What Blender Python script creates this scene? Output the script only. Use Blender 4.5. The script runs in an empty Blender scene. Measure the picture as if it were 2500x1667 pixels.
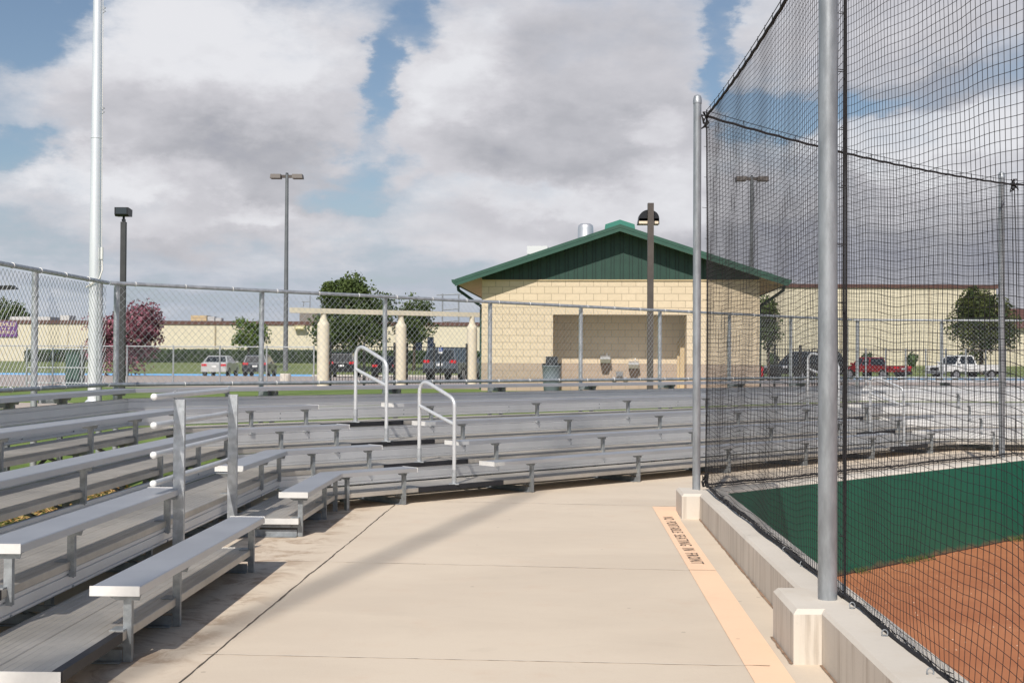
import bpy, math, random
from mathutils import Vector, Matrix, noise
R = math.radians
scene = bpy.context.scene
col = scene.collection
random.seed(7)
EYE = 1.5207

# ------------------------------------------------------------------ camera
cam_d = bpy.data.cameras.new('camera'); cam = bpy.data.objects.new('camera', cam_d); col.objects.link(cam)
cam_d.sensor_width = 36.0; cam_d.lens = 36.0 * 3009.56 / 2500.0
cam_d.clip_start = 0.05; cam_d.clip_end = 5000
_p, _r = R(0.9151), R(0.2945)
fw = Vector((0, math.cos(_p), math.sin(_p))); up0 = Vector((0, -math.sin(_p), math.cos(_p))); r0 = Vector((1, 0, 0))
rt = r0 * math.cos(_r) + up0 * math.sin(_r); upv = up0 * math.cos(_r) - r0 * math.sin(_r)
M = Matrix((rt, upv, -fw)).transposed().to_4x4(); M.translation = Vector((0, 0, EYE))
cam.matrix_world = M
scene.camera = cam

# ------------------------------------------------------------------ light
SUN_EL, SUN_AZ = 44.0, 14.0          # light travels towards azimuth 14 deg (from +Y towards +X)
sun_d = bpy.data.lights.new('sun', 'SUN'); sun_d.energy = 4.5; sun_d.angle = R(0.55); sun_d.color = (1.0, 0.945, 0.865)
sun = bpy.data.objects.new('sun', sun_d); col.objects.link(sun)
travel = Vector((math.sin(R(SUN_AZ)) * math.cos(R(SUN_EL)), math.cos(R(SUN_AZ)) * math.cos(R(SUN_EL)), -math.sin(R(SUN_EL))))
sun.rotation_euler = travel.to_track_quat('-Z', 'Y').to_euler()
sun.location = (0, -20, 40)
scene.view_settings.view_transform = 'Standard'; scene.view_settings.look = 'None'
scene.view_settings.exposure = 0.0; scene.view_settings.gamma = 1.0
scene.view_settings.use_curve_mapping = False

# ------------------------------------------------------------------ world: Nishita sky with broken cloud
world = bpy.data.worlds.new('World'); scene.world = world; world.use_nodes = True
nt = world.node_tree; nt.nodes.clear()
class NB:
    def __init__(s, nt): s.nt = nt
    def n(s, t, **k):
        o = s.nt.nodes.new(t)
        for a, b in k.items(): setattr(o, a, b)
        return o
    def link(s, a, b): s.nt.links.new(a, b)
    def m(s, op, a, b=None, c=None, clamp=False):
        o = s.nt.nodes.new('ShaderNodeMath'); o.operation = op; o.use_clamp = clamp
        for i, v in enumerate((a, b, c)):
            if v is None: continue
            if isinstance(v, (int, float)): o.inputs[i].default_value = v
            else: s.link(v, o.inputs[i])
        return o.outputs[0]
    def mix(s, f, a, b, bt='MIX'):
        o = s.nt.nodes.new('ShaderNodeMix'); o.data_type = 'RGBA'; o.blend_type = bt; o.clamp_factor = True
        for i, v in ((0, f), (6, a), (7, b)):
            if isinstance(v, (int, float)): o.inputs[i].default_value = v
            elif isinstance(v, tuple): o.inputs[i].default_value = (*v, 1) if len(v) == 3 else v
            else: s.link(v, o.inputs[i])
        return o.outputs[2]
    def noise(s, vec, scale, detail=5, rough=0.55, dist=0.0):
        o = s.n('ShaderNodeTexNoise'); o.inputs['Scale'].default_value = scale
        o.inputs['Detail'].default_value = detail; o.inputs['Roughness'].default_value = rough
        o.inputs['Distortion'].default_value = dist
        if vec is not None: s.link(vec, o.inputs['Vector'])
        return o.outputs['Fac']
    def ss(s, v, a, b):   # smoothstep
        o = s.n('ShaderNodeMapRange', interpolation_type='SMOOTHSTEP'); o.inputs[1].default_value = a; o.inputs[2].default_value = b
        s.link(v, o.inputs[0]); return o.outputs[0]
W = NB(nt)
tc = W.n('ShaderNodeTexCoord')
sep = W.n('ShaderNodeSeparateXYZ'); W.link(tc.outputs['Generated'], sep.inputs[0])
az0 = W.m('ARCTAN2', sep.outputs[0], sep.outputs[1])
hyp = W.m('SQRT', W.m('ADD', W.m('MULTIPLY', sep.outputs[0], sep.outputs[0]), W.m('MULTIPLY', sep.outputs[1], sep.outputs[1])))
el0 = W.m('ARCTAN2', sep.outputs[2], hyp)
# warped direction for ragged cloud outlines
mp = W.n('ShaderNodeMapping'); mp.inputs['Scale'].default_value = (1, 1, 1.9); W.link(tc.outputs['Generated'], mp.inputs[0])
mp2 = W.n('ShaderNodeMapping'); mp2.inputs['Location'].default_value = (7.3, 2.1, 4.4); W.link(mp.outputs[0], mp2.inputs[0])
w1 = W.noise(mp.outputs[0], 7.0, 7, 0.60); w2 = W.noise(mp2.outputs[0], 7.0, 7, 0.60)
w3 = W.noise(mp2.outputs[0], 22.0, 6, 0.62); w4 = W.noise(mp.outputs[0], 24.0, 6, 0.62)
az = W.m('ADD', az0, W.m('ADD', W.m('MULTIPLY', W.m('SUBTRACT', w1, 0.5), 0.20), W.m('MULTIPLY', W.m('SUBTRACT', w3, 0.5), 0.022)))
el = W.m('ADD', el0, W.m('ADD', W.m('MULTIPLY', W.m('SUBTRACT', w2, 0.5), 0.13), W.m('MULTIPLY', W.m('SUBTRACT', w4, 0.5), 0.014)))
def blobs(lst):
    tot = None
    for (a, e, ra, re, amp) in lst:
        x = W.m('MULTIPLY', W.m('SUBTRACT', az, R(a)), 1 / R(ra)); y = W.m('MULTIPLY', W.m('SUBTRACT', el, R(e)), 1 / R(re))
        q = W.m('ADD', W.m('MULTIPLY', x, x), W.m('MULTIPLY', y, y))
        g = W.m('MULTIPLY', W.m('EXPONENT', W.m('MULTIPLY', W.m('MULTIPLY', q, q), -0.7)), amp)
        tot = g if tot is None else W.m('ADD', tot, g)
    return tot
# cloud masses: azimuth, elevation, radii (degrees), weight
CL = [(-14.0, 12.6, 6.4, 4.4, 1.0), (-11.5, 9.4, 6.4, 2.2, .55), (-20.5, 11.0, 3.5, 2.2, .38), (-8.0, 15.6, 3.4, 1.2, .30),
      (2.6, 13.8, 7.0, 4.0, 1.0), (-4.0, 12.3, 2.5, 1.9, .75), (-1.0, 10.6, 5.6, 1.8, .7), (6.2, 10.2, 4.4, 2.2, .8),
      (3.4, 8.2, 6.6, 1.9, .75), (-17.0, 7.4, 5.8, 2.0, .95), (-12.0, 6.6, 3.8, 1.5, .6), (-3.8, 9.2, 1.6, .7, .35),
      (16.5, 15.2, 7.0, 3.4, .9), (19.0, 9.4, 6.5, 2.0, .9), (17.0, 3.4, 10.0, 4.0, 1.3), (-6.0, 6.2, 6.0, 1.2, .28), (8.0, 6.4, 5.0, 1.9, .7), (1.5, 5.6, 6.5, 1.6, .5), (-14.0, 4.0, 7.0, .8, .25),
      (4.0, 5.0, 6.0, 1.6, .35)]
BL = [(-6.9, 12.8, 1.2, 2.2, -1.15), (-4.9, 15.6, 1.6, 1.2, -.8), (-22.0, 14.9, 3.2, 2.2, -1.0), (-19.8, 16.4, 2.0, 1.0, -.6), (9.8, 15.2, 1.0, 1.9, -.9), (9.5, 12.4, 1.2, 1.5, -.9),
      (12.0, 11.1, 3.0, 1.3, -1.2), (15.5, 11.3, 2.0, .7, -.6), (-6.6, 9.3, 2.6, .8, -.7), (-22.8, 9.3, 2.2, .8, -.7), (-17, 9.25, 3.6, .35, -.25), (-7.5, 7.9, 2.4, .5, -.5)]
field = blobs(CL + BL)
fb = W.noise(mp2.outputs[0], 5.0, 8, 0.60)
fb2 = W.noise(mp.outputs[0], 15.0, 9, 0.60)
dens = W.m('ADD', field, W.m('ADD', W.m('MULTIPLY', W.m('SUBTRACT', fb, 0.5), 0.9), W.m('ADD', W.m('MULTIPLY', W.m('SUBTRACT', fb2, 0.5), 0.85), W.m('MULTIPLY', W.m('SUBTRACT', W.noise(mp2.outputs[0], 42.0, 6, 0.62), 0.5), 0.38))))
mp3 = W.n('ShaderNodeMapping'); mp3.inputs['Scale'].default_value = (1, 1, 4.5); mp3.inputs['Location'].default_value = (1.7, 3.1, .4); W.link(tc.outputs['Generated'], mp3.inputs[0])
low = W.m('MULTIPLY', W.ss(el0, R(7.5), R(4.5)), W.ss(el0, R(-1), R(2)))
dens = W.m('ADD', dens, W.m('MULTIPLY', low, W.m('MULTIPLY_ADD', W.noise(mp3.outputs[0], 9.0, 7, .6), 1.9, -.80)))
front = W.ss(sep.outputs[1], 0.1, 0.6)
dens = W.m('ADD', dens, W.m('MULTIPLY', W.m('SUBTRACT', 1.0, front), 0.05))
dens = W.m('ADD', dens, W.m('MULTIPLY', W.ss(el0, R(20), R(34)), -0.22))
mask = W.ss(dens, -0.10, 1.10)
veil = W.ss(dens, -0.40, 0.45)
# shading of the clouds: grey bellies and bright shoulders
SH = [(-11.5, 8.5, 6.4, 1.5, .75), (-13.0, 10.3, 7.0, 1.3, .30), (3.0, 10.2, 6.0, 1.3, .55), (4.4, 13.6, 5.2, 2.8, .50), (1.2, 9.2, 3.6, .9, .35), (6.0, 6.4, 6.0, .8, .4),
      (-16.5, 5.3, 6.0, .8, .5), (-20.0, 9.0, 3.0, .7, .2), (17.0, 4.0, 9.6, 2.6, 1.25), (18.8, 12.0, 4.6, 1.1, 1.2), (14.0, 7.9, 3.0, .9, .7), (19.5, 15.4, 6.0, 1.4, .25)]
LT = [(-18.0, 8.2, 3.6, 1.0, -.85), (-12.0, 7.0, 2.2, .8, -.7), (5.6, 10.3, 1.6, .8, -.65), (-4.6, 12.8, 2.0, 1.0, -.3), (1.0, 7.6, 4.0, .7, -.2), (18.5, 9.6, 5.0, .9, -.8), (-1.6, 14.4, 1.6, 1.4, -.35), (-15.0, 13.6, 5.2, 2.6, -.75), (-2.6, 12.4, 2.8, 1.5, -.45), (8.5, 7.6, 3.0, 1.2, -.35)]
shf = W.m('ADD', blobs(SH + LT), W.m('MULTIPLY', W.m('SUBTRACT', fb2, 0.5), 0.55))
def up(vec, dz):
    m_ = W.n('ShaderNodeMapping'); m_.inputs['Location'].default_value = (-.25 * dz, 0, dz); W.link(vec, m_.inputs[0]); return m_.outputs[0]
rl1 = W.m('SUBTRACT', W.noise(up(mp2.outputs[0], .045), 5.0, 5, .55), fb)
rl2 = W.m('SUBTRACT', W.noise(up(mp.outputs[0], .016), 15.0, 6, .58), fb2)
shf = W.m('ADD', shf, W.m('ADD', W.m('MULTIPLY', rl1, 1.7), W.m('MULTIPLY', rl2, 1.1)))
shf = W.m('ADD', shf, W.m('MULTIPLY', W.m('SUBTRACT', 1.0, W.ss(dens, 0.1, 1.3)), -0.25))
ramp = W.n('ShaderNodeValToRGB'); cr = ramp.color_ramp; cr.interpolation = 'LINEAR'
cr.elements[0].position = 0.0; cr.elements[0].color = (0.82, 0.82, 0.85, 1)
cr.elements[1].position = 1.0; cr.elements[1].color = (0.235, 0.255, 0.33, 1)
e = cr.elements.new(0.22); e.color = (0.64, 0.63, 0.665, 1)
e = cr.elements.new(0.50); e.color = (0.45, 0.45, 0.485, 1)
e = cr.elements.new(0.70); e.color = (0.33, 0.34, 0.40, 1)
W.link(W.m('MULTIPLY_ADD', shf, 0.34, 0.20, clamp=True), ramp.inputs[0])
sky = W.n('ShaderNodeTexSky', sky_type='NISHITA'); sky.sun_disc = False
sky.sun_elevation = R(SUN_EL); sky.sun_rotation = R(180 + SUN_AZ); sky.air_density = 1.0; sky.dust_density = 1.2; sky.ozone_density = 1.0
bg1 = W.n('ShaderNodeBackground'); W.link(sky.outputs[0], bg1.inputs[0]); bg1.inputs[1].default_value = 0.095
bg2 = W.n('ShaderNodeBackground'); W.link(ramp.outputs[0], bg2.inputs[0]); bg2.inputs[1].default_value = 1.0
bg3 = W.n('ShaderNodeBackground'); bg3.inputs[0].default_value = (0.435, 0.49, 0.575, 1)   # thin high veil
mx0 = W.n('ShaderNodeMixShader'); hz = W.ss(el0, R(9), R(0))
vf = W.m('ADD', W.m('MULTIPLY', veil, 0.50), W.m('MULTIPLY', hz, 0.80), clamp=True)
W.link(vf, mx0.inputs[0]); W.link(bg1.outputs[0], mx0.inputs[1]); W.link(bg3.outputs[0], mx0.inputs[2])
mx = W.n('ShaderNodeMixShader'); W.link(W.m('MULTIPLY', mask, 0.95), mx.inputs[0]); W.link(mx0.outputs[0], mx.inputs[1]); W.link(bg2.outputs[0], mx.inputs[2])
wo = W.n('ShaderNodeOutputWorld'); W.link(mx.outputs[0], wo.inputs[0])

# ------------------------------------------------------------------ materials
MATS = {}
def mat(name, c, rough=.6, metal=0., var=.0, vscale=3., c2=None, bump=0., bscale=30., stretch=None, spec=None, emit=None, coat=0.):
    if name in MATS: return MATS[name]
    m = bpy.data.materials.new(name); m.use_nodes = True; t = NB(m.node_tree)
    b = m.node_tree.nodes['Principled BSDF']
    b.inputs['Roughness'].default_value = rough; b.inputs['Metallic'].default_value = metal
    if spec is not None: b.inputs['Specular IOR Level'].default_value = spec
    if coat: b.inputs['Coat Weight'].default_value = coat
    co = t.n('ShaderNodeTexCoord').outputs['Object']
    if stretch:
        mp = t.n('ShaderNodeMapping'); mp.inputs['Scale'].default_value = stretch; t.link(co, mp.inputs[0]); co = mp.outputs[0]
    if var or c2:
        n1 = t.noise(co, vscale, 8, .62); f = t.ss(n1, .34, .66)
        a = tuple(x * (1 - var) for x in c); d = c2 if c2 else tuple(min(1, x * (1 + var)) for x in c)
        if c2: a = c
        o = t.mix(f, a, d)
        n2 = t.noise(co, vscale * 9, 6, .6); o = t.mix(t.m('MULTIPLY', t.ss(n2, .3, .75), .9 * var), o, tuple(x * .6 for x in c))
        t.link(o, b.inputs['Base Color'])
        if metal: t.link(t.m('ADD', t.m('MULTIPLY', n1, .10), rough - .05), b.inputs['Roughness'])
    else: b.inputs['Base Color'].default_value = (*c, 1)
    if bump:
        bm_ = t.n('ShaderNodeBump'); bm_.inputs['Strength'].default_value = bump; bm_.inputs['Distance'].default_value = .01
        t.link(t.noise(co, bscale, 6, .6), bm_.inputs['Height']); t.link(bm_.outputs[0], b.inputs['Normal'])
    if emit: b.inputs['Emission Color'].default_value = (*emit[:3], 1); b.inputs['Emission Strength'].default_value = emit[3]
    MATS[name] = m; return m
def brickmat(name, c, c2, mortar, bw, bh, zoff=0., bump=.6, plane='XZ'):
    m = bpy.data.materials.new(name); m.use_nodes = True; t = NB(m.node_tree); b = m.node_tree.nodes['Principled BSDF']
    b.inputs['Roughness'].default_value = .85
    co = t.n('ShaderNodeTexCoord').outputs['Object']; s = t.n('ShaderNodeSeparateXYZ'); t.link(co, s.inputs[0])
    cmb = t.n('ShaderNodeCombineXYZ'); t.link(t.m('ADD', s.outputs[0], s.outputs[1]), cmb.inputs[0]); t.link(t.m('ADD', s.outputs[2], zoff), cmb.inputs[1])
    br = t.n('ShaderNodeTexBrick'); t.link(cmb.outputs[0], br.inputs['Vector'])
    br.inputs['Scale'].default_value = 1; br.inputs['Brick Width'].default_value = bw; br.inputs['Row Height'].default_value = bh
    br.inputs['Mortar Size'].default_value = .008; br.inputs['Mortar Smooth'].default_value = .2; br.inputs['Bias'].default_value = 0
    br.inputs['Color1'].default_value = (*c, 1); br.inputs['Color2'].default_value = (*c2, 1); br.inputs['Mortar'].default_value = (*mortar, 1)
    n1 = t.noise(co, 1.2, 6, .6); n2 = t.noise(co, 9, 6, .7)
    o = t.mix(t.m('MULTIPLY', t.ss(n2, .35, .7), .22), br.outputs['Color'], tuple(x * .72 for x in c)); o = t.mix(t.m('MULTIPLY', t.ss(n1, .4, .7), .12), o, tuple(x * .7 for x in c))
    t.link(o, b.inputs['Base Color'])
    bp = t.n('ShaderNodeBump'); bp.inputs['Strength'].default_value = bump; bp.inputs['Distance'].default_value = .02
    h = t.m('ADD', t.m('MULTIPLY', br.outputs['Fac'], -1.0), t.m('MULTIPLY', n2, 1.4)); t.link(h, bp.inputs['Height']); t.link(bp.outputs[0], b.inputs['Normal'])
    MATS[name] = m; return m
alu = mat('aluminium_seat', (.62, .62, .63), .58, .95, .03, 2.2, stretch=(1, 1, 1))
aluR = mat('aluminium_riser', (.76, .76, .765), .60, .96, .035, 1.6)
aludeck = mat('aluminium_deck', (.60, .56, .505), .58, .85, .14, 1.3, bump=.15, bscale=60)
alucap = mat('aluminium_cap', (.72, .71, .69), .5, .25, .06, 6)
galv = mat('galvanised', (.44, .46, .48), .45, .55, .18, 14)
galvpole = mat('galvanised_pole', (.33, .35, .37), .45, .5, .20, 12, stretch=(1, 1, .25))
galvdark = mat('galvanised_dull', (.30, .32, .34), .55, .45, .2, 10)
wire = mat('fence_wire', (.50, .52, .54), .5, .4)
pipe = mat('handrail_pipe', (.66, .67, .68), .38, .45, .05, 8)
black = mat('nosing_black', (.014, .014, .018), .55, 0, .2, 8)
twine = mat('net_twine', (.012, .011, .012), .8)
ropem = mat('net_rope', (.012, .011, .013), .85, bump=.5, bscale=90)
flagm = mat('flagpole_metal', (.92, .93, .94), .32, .5, .05, 3, stretch=(1, 1, .2))
bronze = mat('bronze_paint', (.085, .07, .062), .5, .1, .1, 5)
darkm = mat('black_housing', (.012, .013, .016), .4, .1)
polegrey = mat('pole_grey', (.17, .18, .19), .45, .3, .08, 4)
green_m = mat('green_trim', (.027, .085, .060), .5, .05, .06, 4)
green_s = mat('green_siding', (.017, .055, .040), .55, .05, .08, 3)
cream = mat('cream_paint', (.64, .575, .44), .7, 0, .05, 2)
creamcol = mat('column_paint', (.66, .60, .47), .7, 0, .05, 3)
tan_m = mat('soffit_tan', (.52, .40, .24), .7, 0, .06, 3)
brown = mat('coping_brown', (.11, .052, .042), .6, 0, .08, 3)
steel = mat('stainless', (.70, .70, .71), .38, .7)
ironb = mat('iron_black', (.012, .012, .012), .5)
bark = mat('bark', (.075, .055, .04), .9, 0, .2, 6, bump=.8, bscale=20)
glassd = mat('car_glass', (.012, .016, .02), .08, .0, spec=.8)
tyre = mat('tyre', (.012, .012, .012), .85); rimm = mat('rim', (.4, .4, .42), .35, .7)
redl = mat('tail_red', (.55, .012, .02), .25); whitep = mat('white_plate', (.75, .75, .75), .5)
blockm = brickmat('split_block', (.70, .575, .415), (.66, .54, .385), (.42, .34, .24), .4064, .2032, .0)
blockd = brickmat('split_block_base', (.43, .335, .26), (.40, .315, .245), (.29, .23, .18), .4064, .2032, .0, .4)
leafm = {}
def leaf(name, a, b, sc=1.2):
    m = mat(name, a, .65, 0, 0, sc, c2=b); m.node_tree.nodes['Principled BSDF'].inputs['Specular IOR Level'].default_value = .25
    return m
# concrete of the walkway, with stains
def concrete(name, c, c2, dirt, bsc=60):
    m = bpy.data.materials.new(name); m.use_nodes = True; t = NB(m.node_tree); b = m.node_tree.nodes['Principled BSDF']
    b.inputs['Roughness'].default_value = .88; b.inputs['Specular IOR Level'].default_value = .25
    co = t.n('ShaderNodeTexCoord').outputs['Object']
    mp = t.n('ShaderNodeMapping'); mp.inputs['Scale'].default_value = (1, 1.6, 1); t.link(co, mp.inputs[0])
    n1 = t.noise(mp.outputs[0], .55, 8, .62, .4); n2 = t.noise(co, 2.6, 8, .68); n3 = t.noise(co, 45, 4, .7); n4 = t.noise(mp.outputs[0], 1.1, 6, .6, 1.2)
    o = t.mix(t.ss(n1, .32, .68), c, c2)
    o = t.mix(t.m('MULTIPLY', t.ss(n2, .52, .8), .38), o, dirt)
    o = t.mix(t.m('MULTIPLY', t.ss(n4, .58, .72), .22), o, tuple(x * .78 for x in c))
    o = t.mix(t.m('MULTIPLY', t.ss(n3, .55, .75), .16), o, tuple(x * .62 for x in c))
    vo = t.n('ShaderNodeTexVoronoi'); vo.inputs['Scale'].default_value = 3.4; t.link(co, vo.inputs['Vector'])
    o = t.mix(t.m('MULTIPLY', t.m('LESS_THAN', vo.outputs['Distance'], .045), .45), o, tuple(min(1, x * .45) for x in c))
    t.link(o, b.inputs['Base Color'])
    bp = t.n('ShaderNodeBump'); bp.inputs['Strength'].default_value = .25; bp.inputs['Distance'].default_value = .004; t.link(n3, bp.inputs['Height']); t.link(bp.outputs[0], b.inputs['Normal'])
    MATS[name] = m; return m
slab_m = concrete('walkway_concrete', (.64, .545, .435), (.585, .495, .395), (.57, .42, .31))
t_ = NB(slab_m.node_tree); b_ = slab_m.node_tree.nodes['Principled BSDF']; prev = b_.inputs['Base Color'].links[0].from_socket
co_ = t_.n('ShaderNodeTexCoord').outputs['Object']; sp_ = t_.n('ShaderNodeSeparateXYZ'); t_.link(co_, sp_.inputs[0])
ln_ = t_.m('SUBTRACT', sp_.outputs[0], t_.m('MULTIPLY', sp_.outputs[1], .0244))          # lateral position of the front row = -2.00
near_ = t_.m('MULTIPLY', t_.ss(ln_, -1.60, -1.95), t_.ss(ln_, -2.9, -2.1))
mud_ = t_.m('MULTIPLY', t_.ss(t_.noise(co_, 3.1, 8, .72, .6), .44, .62), near_)
t_.link(t_.mix(t_.m('MULTIPLY', mud_, .6), prev, (.26, .16, .095)), b_.inputs['Base Color'])
wall_m = concrete('curb_concrete', (.64, .585, .515), (.57, .52, .455), (.52, .43, .33))
# vertical streaks on the curb wall
t_ = NB(wall_m.node_tree); b_ = wall_m.node_tree.nodes['Principled BSDF']
co_ = t_.n('ShaderNodeTexCoord').outputs['Object']; mp_ = t_.n('ShaderNodeMapping'); mp_.inputs['Scale'].default_value = (16, 16, .8); t_.link(co_, mp_.inputs[0])
st_ = t_.noise(mp_.outputs[0], 1.0, 5, .6); prev = b_.inputs['Base Color'].links[0].from_socket
nz_ = t_.n('ShaderNodeNewGeometry'); sp_ = t_.n('ShaderNodeSeparateXYZ'); t_.link(nz_.outputs['True Normal'], sp_.inputs[0])
side_ = t_.m('LESS_THAN', t_.m('ABSOLUTE', sp_.outputs[2]), .5)
t_.link(t_.mix(t_.m('MULTIPLY', t_.m('MULTIPLY', t_.ss(st_, .46, .72), .55), side_), prev, (.27, .215, .165)), b_.inputs['Base Color'])
strip_m = concrete('orange_paint', (.88, .61, .42), (.84, .58, .40), (.72, .48, .33))
dirt_m = concrete('infield_clay', (.42, .168, .078), (.35, .130, .060), (.52, .235, .125))
pave_m = concrete('paving', (.47, .40, .345), (.42, .365, .32), (.40, .33, .28))
lot_m = concrete('parking_asphalt', (.40, .335, .30), (.36, .31, .285), (.30, .26, .24))
grass_m = mat('grass', (.105, .165, .03), .9, 0, 0, .9, c2=(.165, .225, .05), bump=1., bscale=25)
lawn_m = mat('lawn', (.125, .165, .045), .9, 0, 0, .35, c2=(.175, .205, .06), bump=1., bscale=8)
pad_m = mat('wall_green_paint', (.008, .112, .070), .5, 0, .08, 1.1)
t_ = NB(pad_m.node_tree); b_ = pad_m.node_tree.nodes['Principled BSDF']; prev = b_.inputs['Base Color'].links[0].from_socket
co_ = t_.n('ShaderNodeTexCoord').outputs['Object']; sp_ = t_.n('ShaderNodeSeparateXYZ'); t_.link(co_, sp_.inputs[0])
ns_ = t_.noise(co_, 6.0, 6, .7); hgt = t_.m('ADD', sp_.outputs[2], t_.m('MULTIPLY', ns_, -.20))
t_.link(t_.mix(t_.m('MULTIPLY', t_.ss(hgt, -.845, -.96), .8), prev, (.32, .13, .07)), b_.inputs['Base Color'])

# ------------------------------------------------------------------ mesh helpers
ORG = {}
class MB:
    def __init__(s): s.v = []; s.f = []; s.sm = []
    def add(s, vs, fs, sm=False):
        o = len(s.v); s.v += [Vector(v) for v in vs]; s.f += [tuple(i + o for i in f) for f in fs]; s.sm += [sm] * len(fs)
    def hexa(s, p): s.add(p, [(0, 3, 2, 1), (4, 5, 6, 7), (0, 1, 5, 4), (1, 2, 6, 5), (2, 3, 7, 6), (3, 0, 4, 7)])
    def box(s, a, b):
        (x0, y0, z0), (x1, y1, z1) = a, b
        s.hexa([(x0, y0, z0), (x1, y0, z0), (x1, y1, z0), (x0, y1, z0), (x0, y0, z1), (x1, y0, z1), (x1, y1, z1), (x0, y1, z1)])
    def prism(s, A, B, sm=False):       # A,B matching loops, A near end
        n = len(A); s.add(list(A) + list(B), [(i, (i + 1) % n, n + (i + 1) % n, n + i) for i in range(n)], sm)
        s.add(A, [tuple(range(n - 1, -1, -1))]); s.add(B, [tuple(range(n))])
    def tube(s, pts, r, n=8, cap=True, sm=True):
        pts = [Vector(p) for p in pts]; rings = []; k = len(pts); nrm = None
        for i, p in enumerate(pts):
            if i == 0: d = pts[1] - p
            elif i == k - 1: d = p - pts[-2]
            else: d = (pts[i + 1] - p).normalized() + (p - pts[i - 1]).normalized()
            d.normalize()
            if nrm is None: nrm = d.orthogonal().normalized()
            nrm = (nrm - d * nrm.dot(d)).normalized(); b = d.cross(nrm)
            rr = r[i] if isinstance(r, (list, tuple)) else r
            rings.append([p + (nrm * math.cos(2 * math.pi * j / n) + b * math.sin(2 * math.pi * j / n)) * rr for j in range(n)])
        vs = [v for g in rings for v in g]
        fs = [(i * n + j, i * n + (j + 1) % n, (i + 1) * n + (j + 1) % n, (i + 1) * n + j) for i in range(k - 1) for j in range(n)]
        s.add(vs, fs, sm)
        if cap: s.add(rings[0], [tuple(range(n - 1, -1, -1))]); s.add(rings[-1], [tuple(range(n))])
    def lathe(s, c, prof, n=20, sm=True):
        c = Vector(c); vs = []; k = len(prof)
        for r, z in prof: vs += [c + Vector((r * math.cos(2 * math.pi * j / n), r * math.sin(2 * math.pi * j / n), z)) for j in range(n)]
        s.add(vs, [(i * n + j, i * n + (j + 1) % n, (i + 1) * n + (j + 1) % n, (i + 1) * n + j) for i in range(k - 1) for j in range(n)], sm)
        s.add(vs[:n], [tuple(range(n - 1, -1, -1))]); s.add(vs[-n:], [tuple(range(n))])
    def leafq(s, p, size, up=.0):
        n = Vector((random.gauss(0, 1), random.gauss(0, 1), random.gauss(0, 1) + up)).normalized(); a = n.orthogonal().normalized(); b = n.cross(a)
        t = random.random() * 6.283; a, b = a * math.cos(t) + b * math.sin(t), b * math.cos(t) - a * math.sin(t)
        w = size * random.uniform(.5, 1.2); l = size * random.uniform(.8, 1.6)
        s.add([p - a * w * .5, p - b * l * .5 + n * w * .2, p + a * w * .5, p + b * l * .5 + n * w * .1], [(0, 1, 2, 3)])
    def build(s, name, m, parent=None):
        org = ORG.get(parent, Vector((0, 0, 0))) if parent else Vector((0, 0, 0))
        me = bpy.data.meshes.new(name); me.from_pydata([v - org for v in s.v], [], s.f); me.update()
        me.polygons.foreach_set('use_smooth', s.sm)
        if m: me.materials.append(m)
        o = bpy.data.objects.new(name, me); col.objects.link(o)
        if parent: o.parent = parent
        ORG[o] = org; return o
def tag(o, label, cat, group=None):
    o['label'] = label; o['category'] = cat
    if group: o['group'] = group
    return o
def thing(name, label, cat, loc=(0, 0, 0), group=None):
    o = bpy.data.objects.new(name, None); o.empty_display_size = .2; col.objects.link(o); o.location = loc; ORG[o] = Vector(loc)
    return tag(o, label, cat, group)
def struct(name, mb, m):
    o = mb.build(name, m); o['kind'] = 'structure'; return o

# ------------------------------------------------------------------ local frames of the three bleacher wings
def U(a): return Vector((math.sin(R(a)), math.cos(R(a)), 0))
def Nn(a): return Vector((-math.cos(R(a)), math.sin(R(a)), 0))
AL = 1.399; AM = AL + 45.108; AR = AM + 45.108; TM = math.tan(R(22.554))
C1 = Nn(AL) * 2.0031 + U(AL) * 12.3704
LM = 13.056
C2 = C1 + U(AM) * LM
class Fr:
    def __init__(s, c, a): s.c, s.u, s.n = c, U(a), Nn(a)
    def P(s, t, d, z): v = s.c + s.u * t + s.n * d; return Vector((v.x, v.y, z))
FL, FM, FR = Fr(C1, AL), Fr(C1, AM), Fr(C2, AR)
RISE, T, SZ, SW = .2027, .61, .387, .2457
def seatz(k): return SZ + RISE * (k - 1)
def deckz(k): return .164 + RISE * (k - 1)

# ------------------------------------------------------------------ ground
def ngon(pts): m = MB(); m.add(pts, [tuple(range(len(pts)))]); return m
def fpt(d, z, s0=-42, s1=30): return [FL.P(s0, d, z), FL.P(d * TM, d, z), FM.P(LM + d * TM, d, z), FR.P(s1, d, z)]
g = MB(); prof = [(1.4, -.10), (2.3, -.05), (2.9, .06), (4.2, .38), (6.0, .60), (8.0, .66)]
rows = [fpt(d, z) for d, z in prof]
for a, b in zip(rows, rows[1:]):
    for i in range(3): g.add([a[i], a[i + 1], b[i + 1], b[i]], [(0, 1, 2, 3)])
l = rows[-1]
g.add([l[0], l[1], (-400, 38, .66), (-400, -60, .66)], [(0, 1, 2, 3)])
g.add([l[1], l[2], (400, 38, .66), (-400, 38, .66)], [(0, 1, 2, 3)])
g.add([l[2], l[3], (400, 20, .66), (400, 38, .66)], [(0, 1, 2, 3)])
struct('grass_ground', g, grass_m)
g = MB()
for (y0, z0), (y1, z1) in zip([(90.3, .46), (100, .85), (108, 1.25), (119, 1.3)], [(100, .85), (108, 1.25), (119, 1.3), (2500, 1.3)]):
    g.add([(-2500, y0, z0), (2500, y0, z0), (2500, y1, z1), (-2500, y1, z1)], [(0, 1, 2, 3)])
struct('lawn', g, lawn_m)
g = MB()
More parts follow.
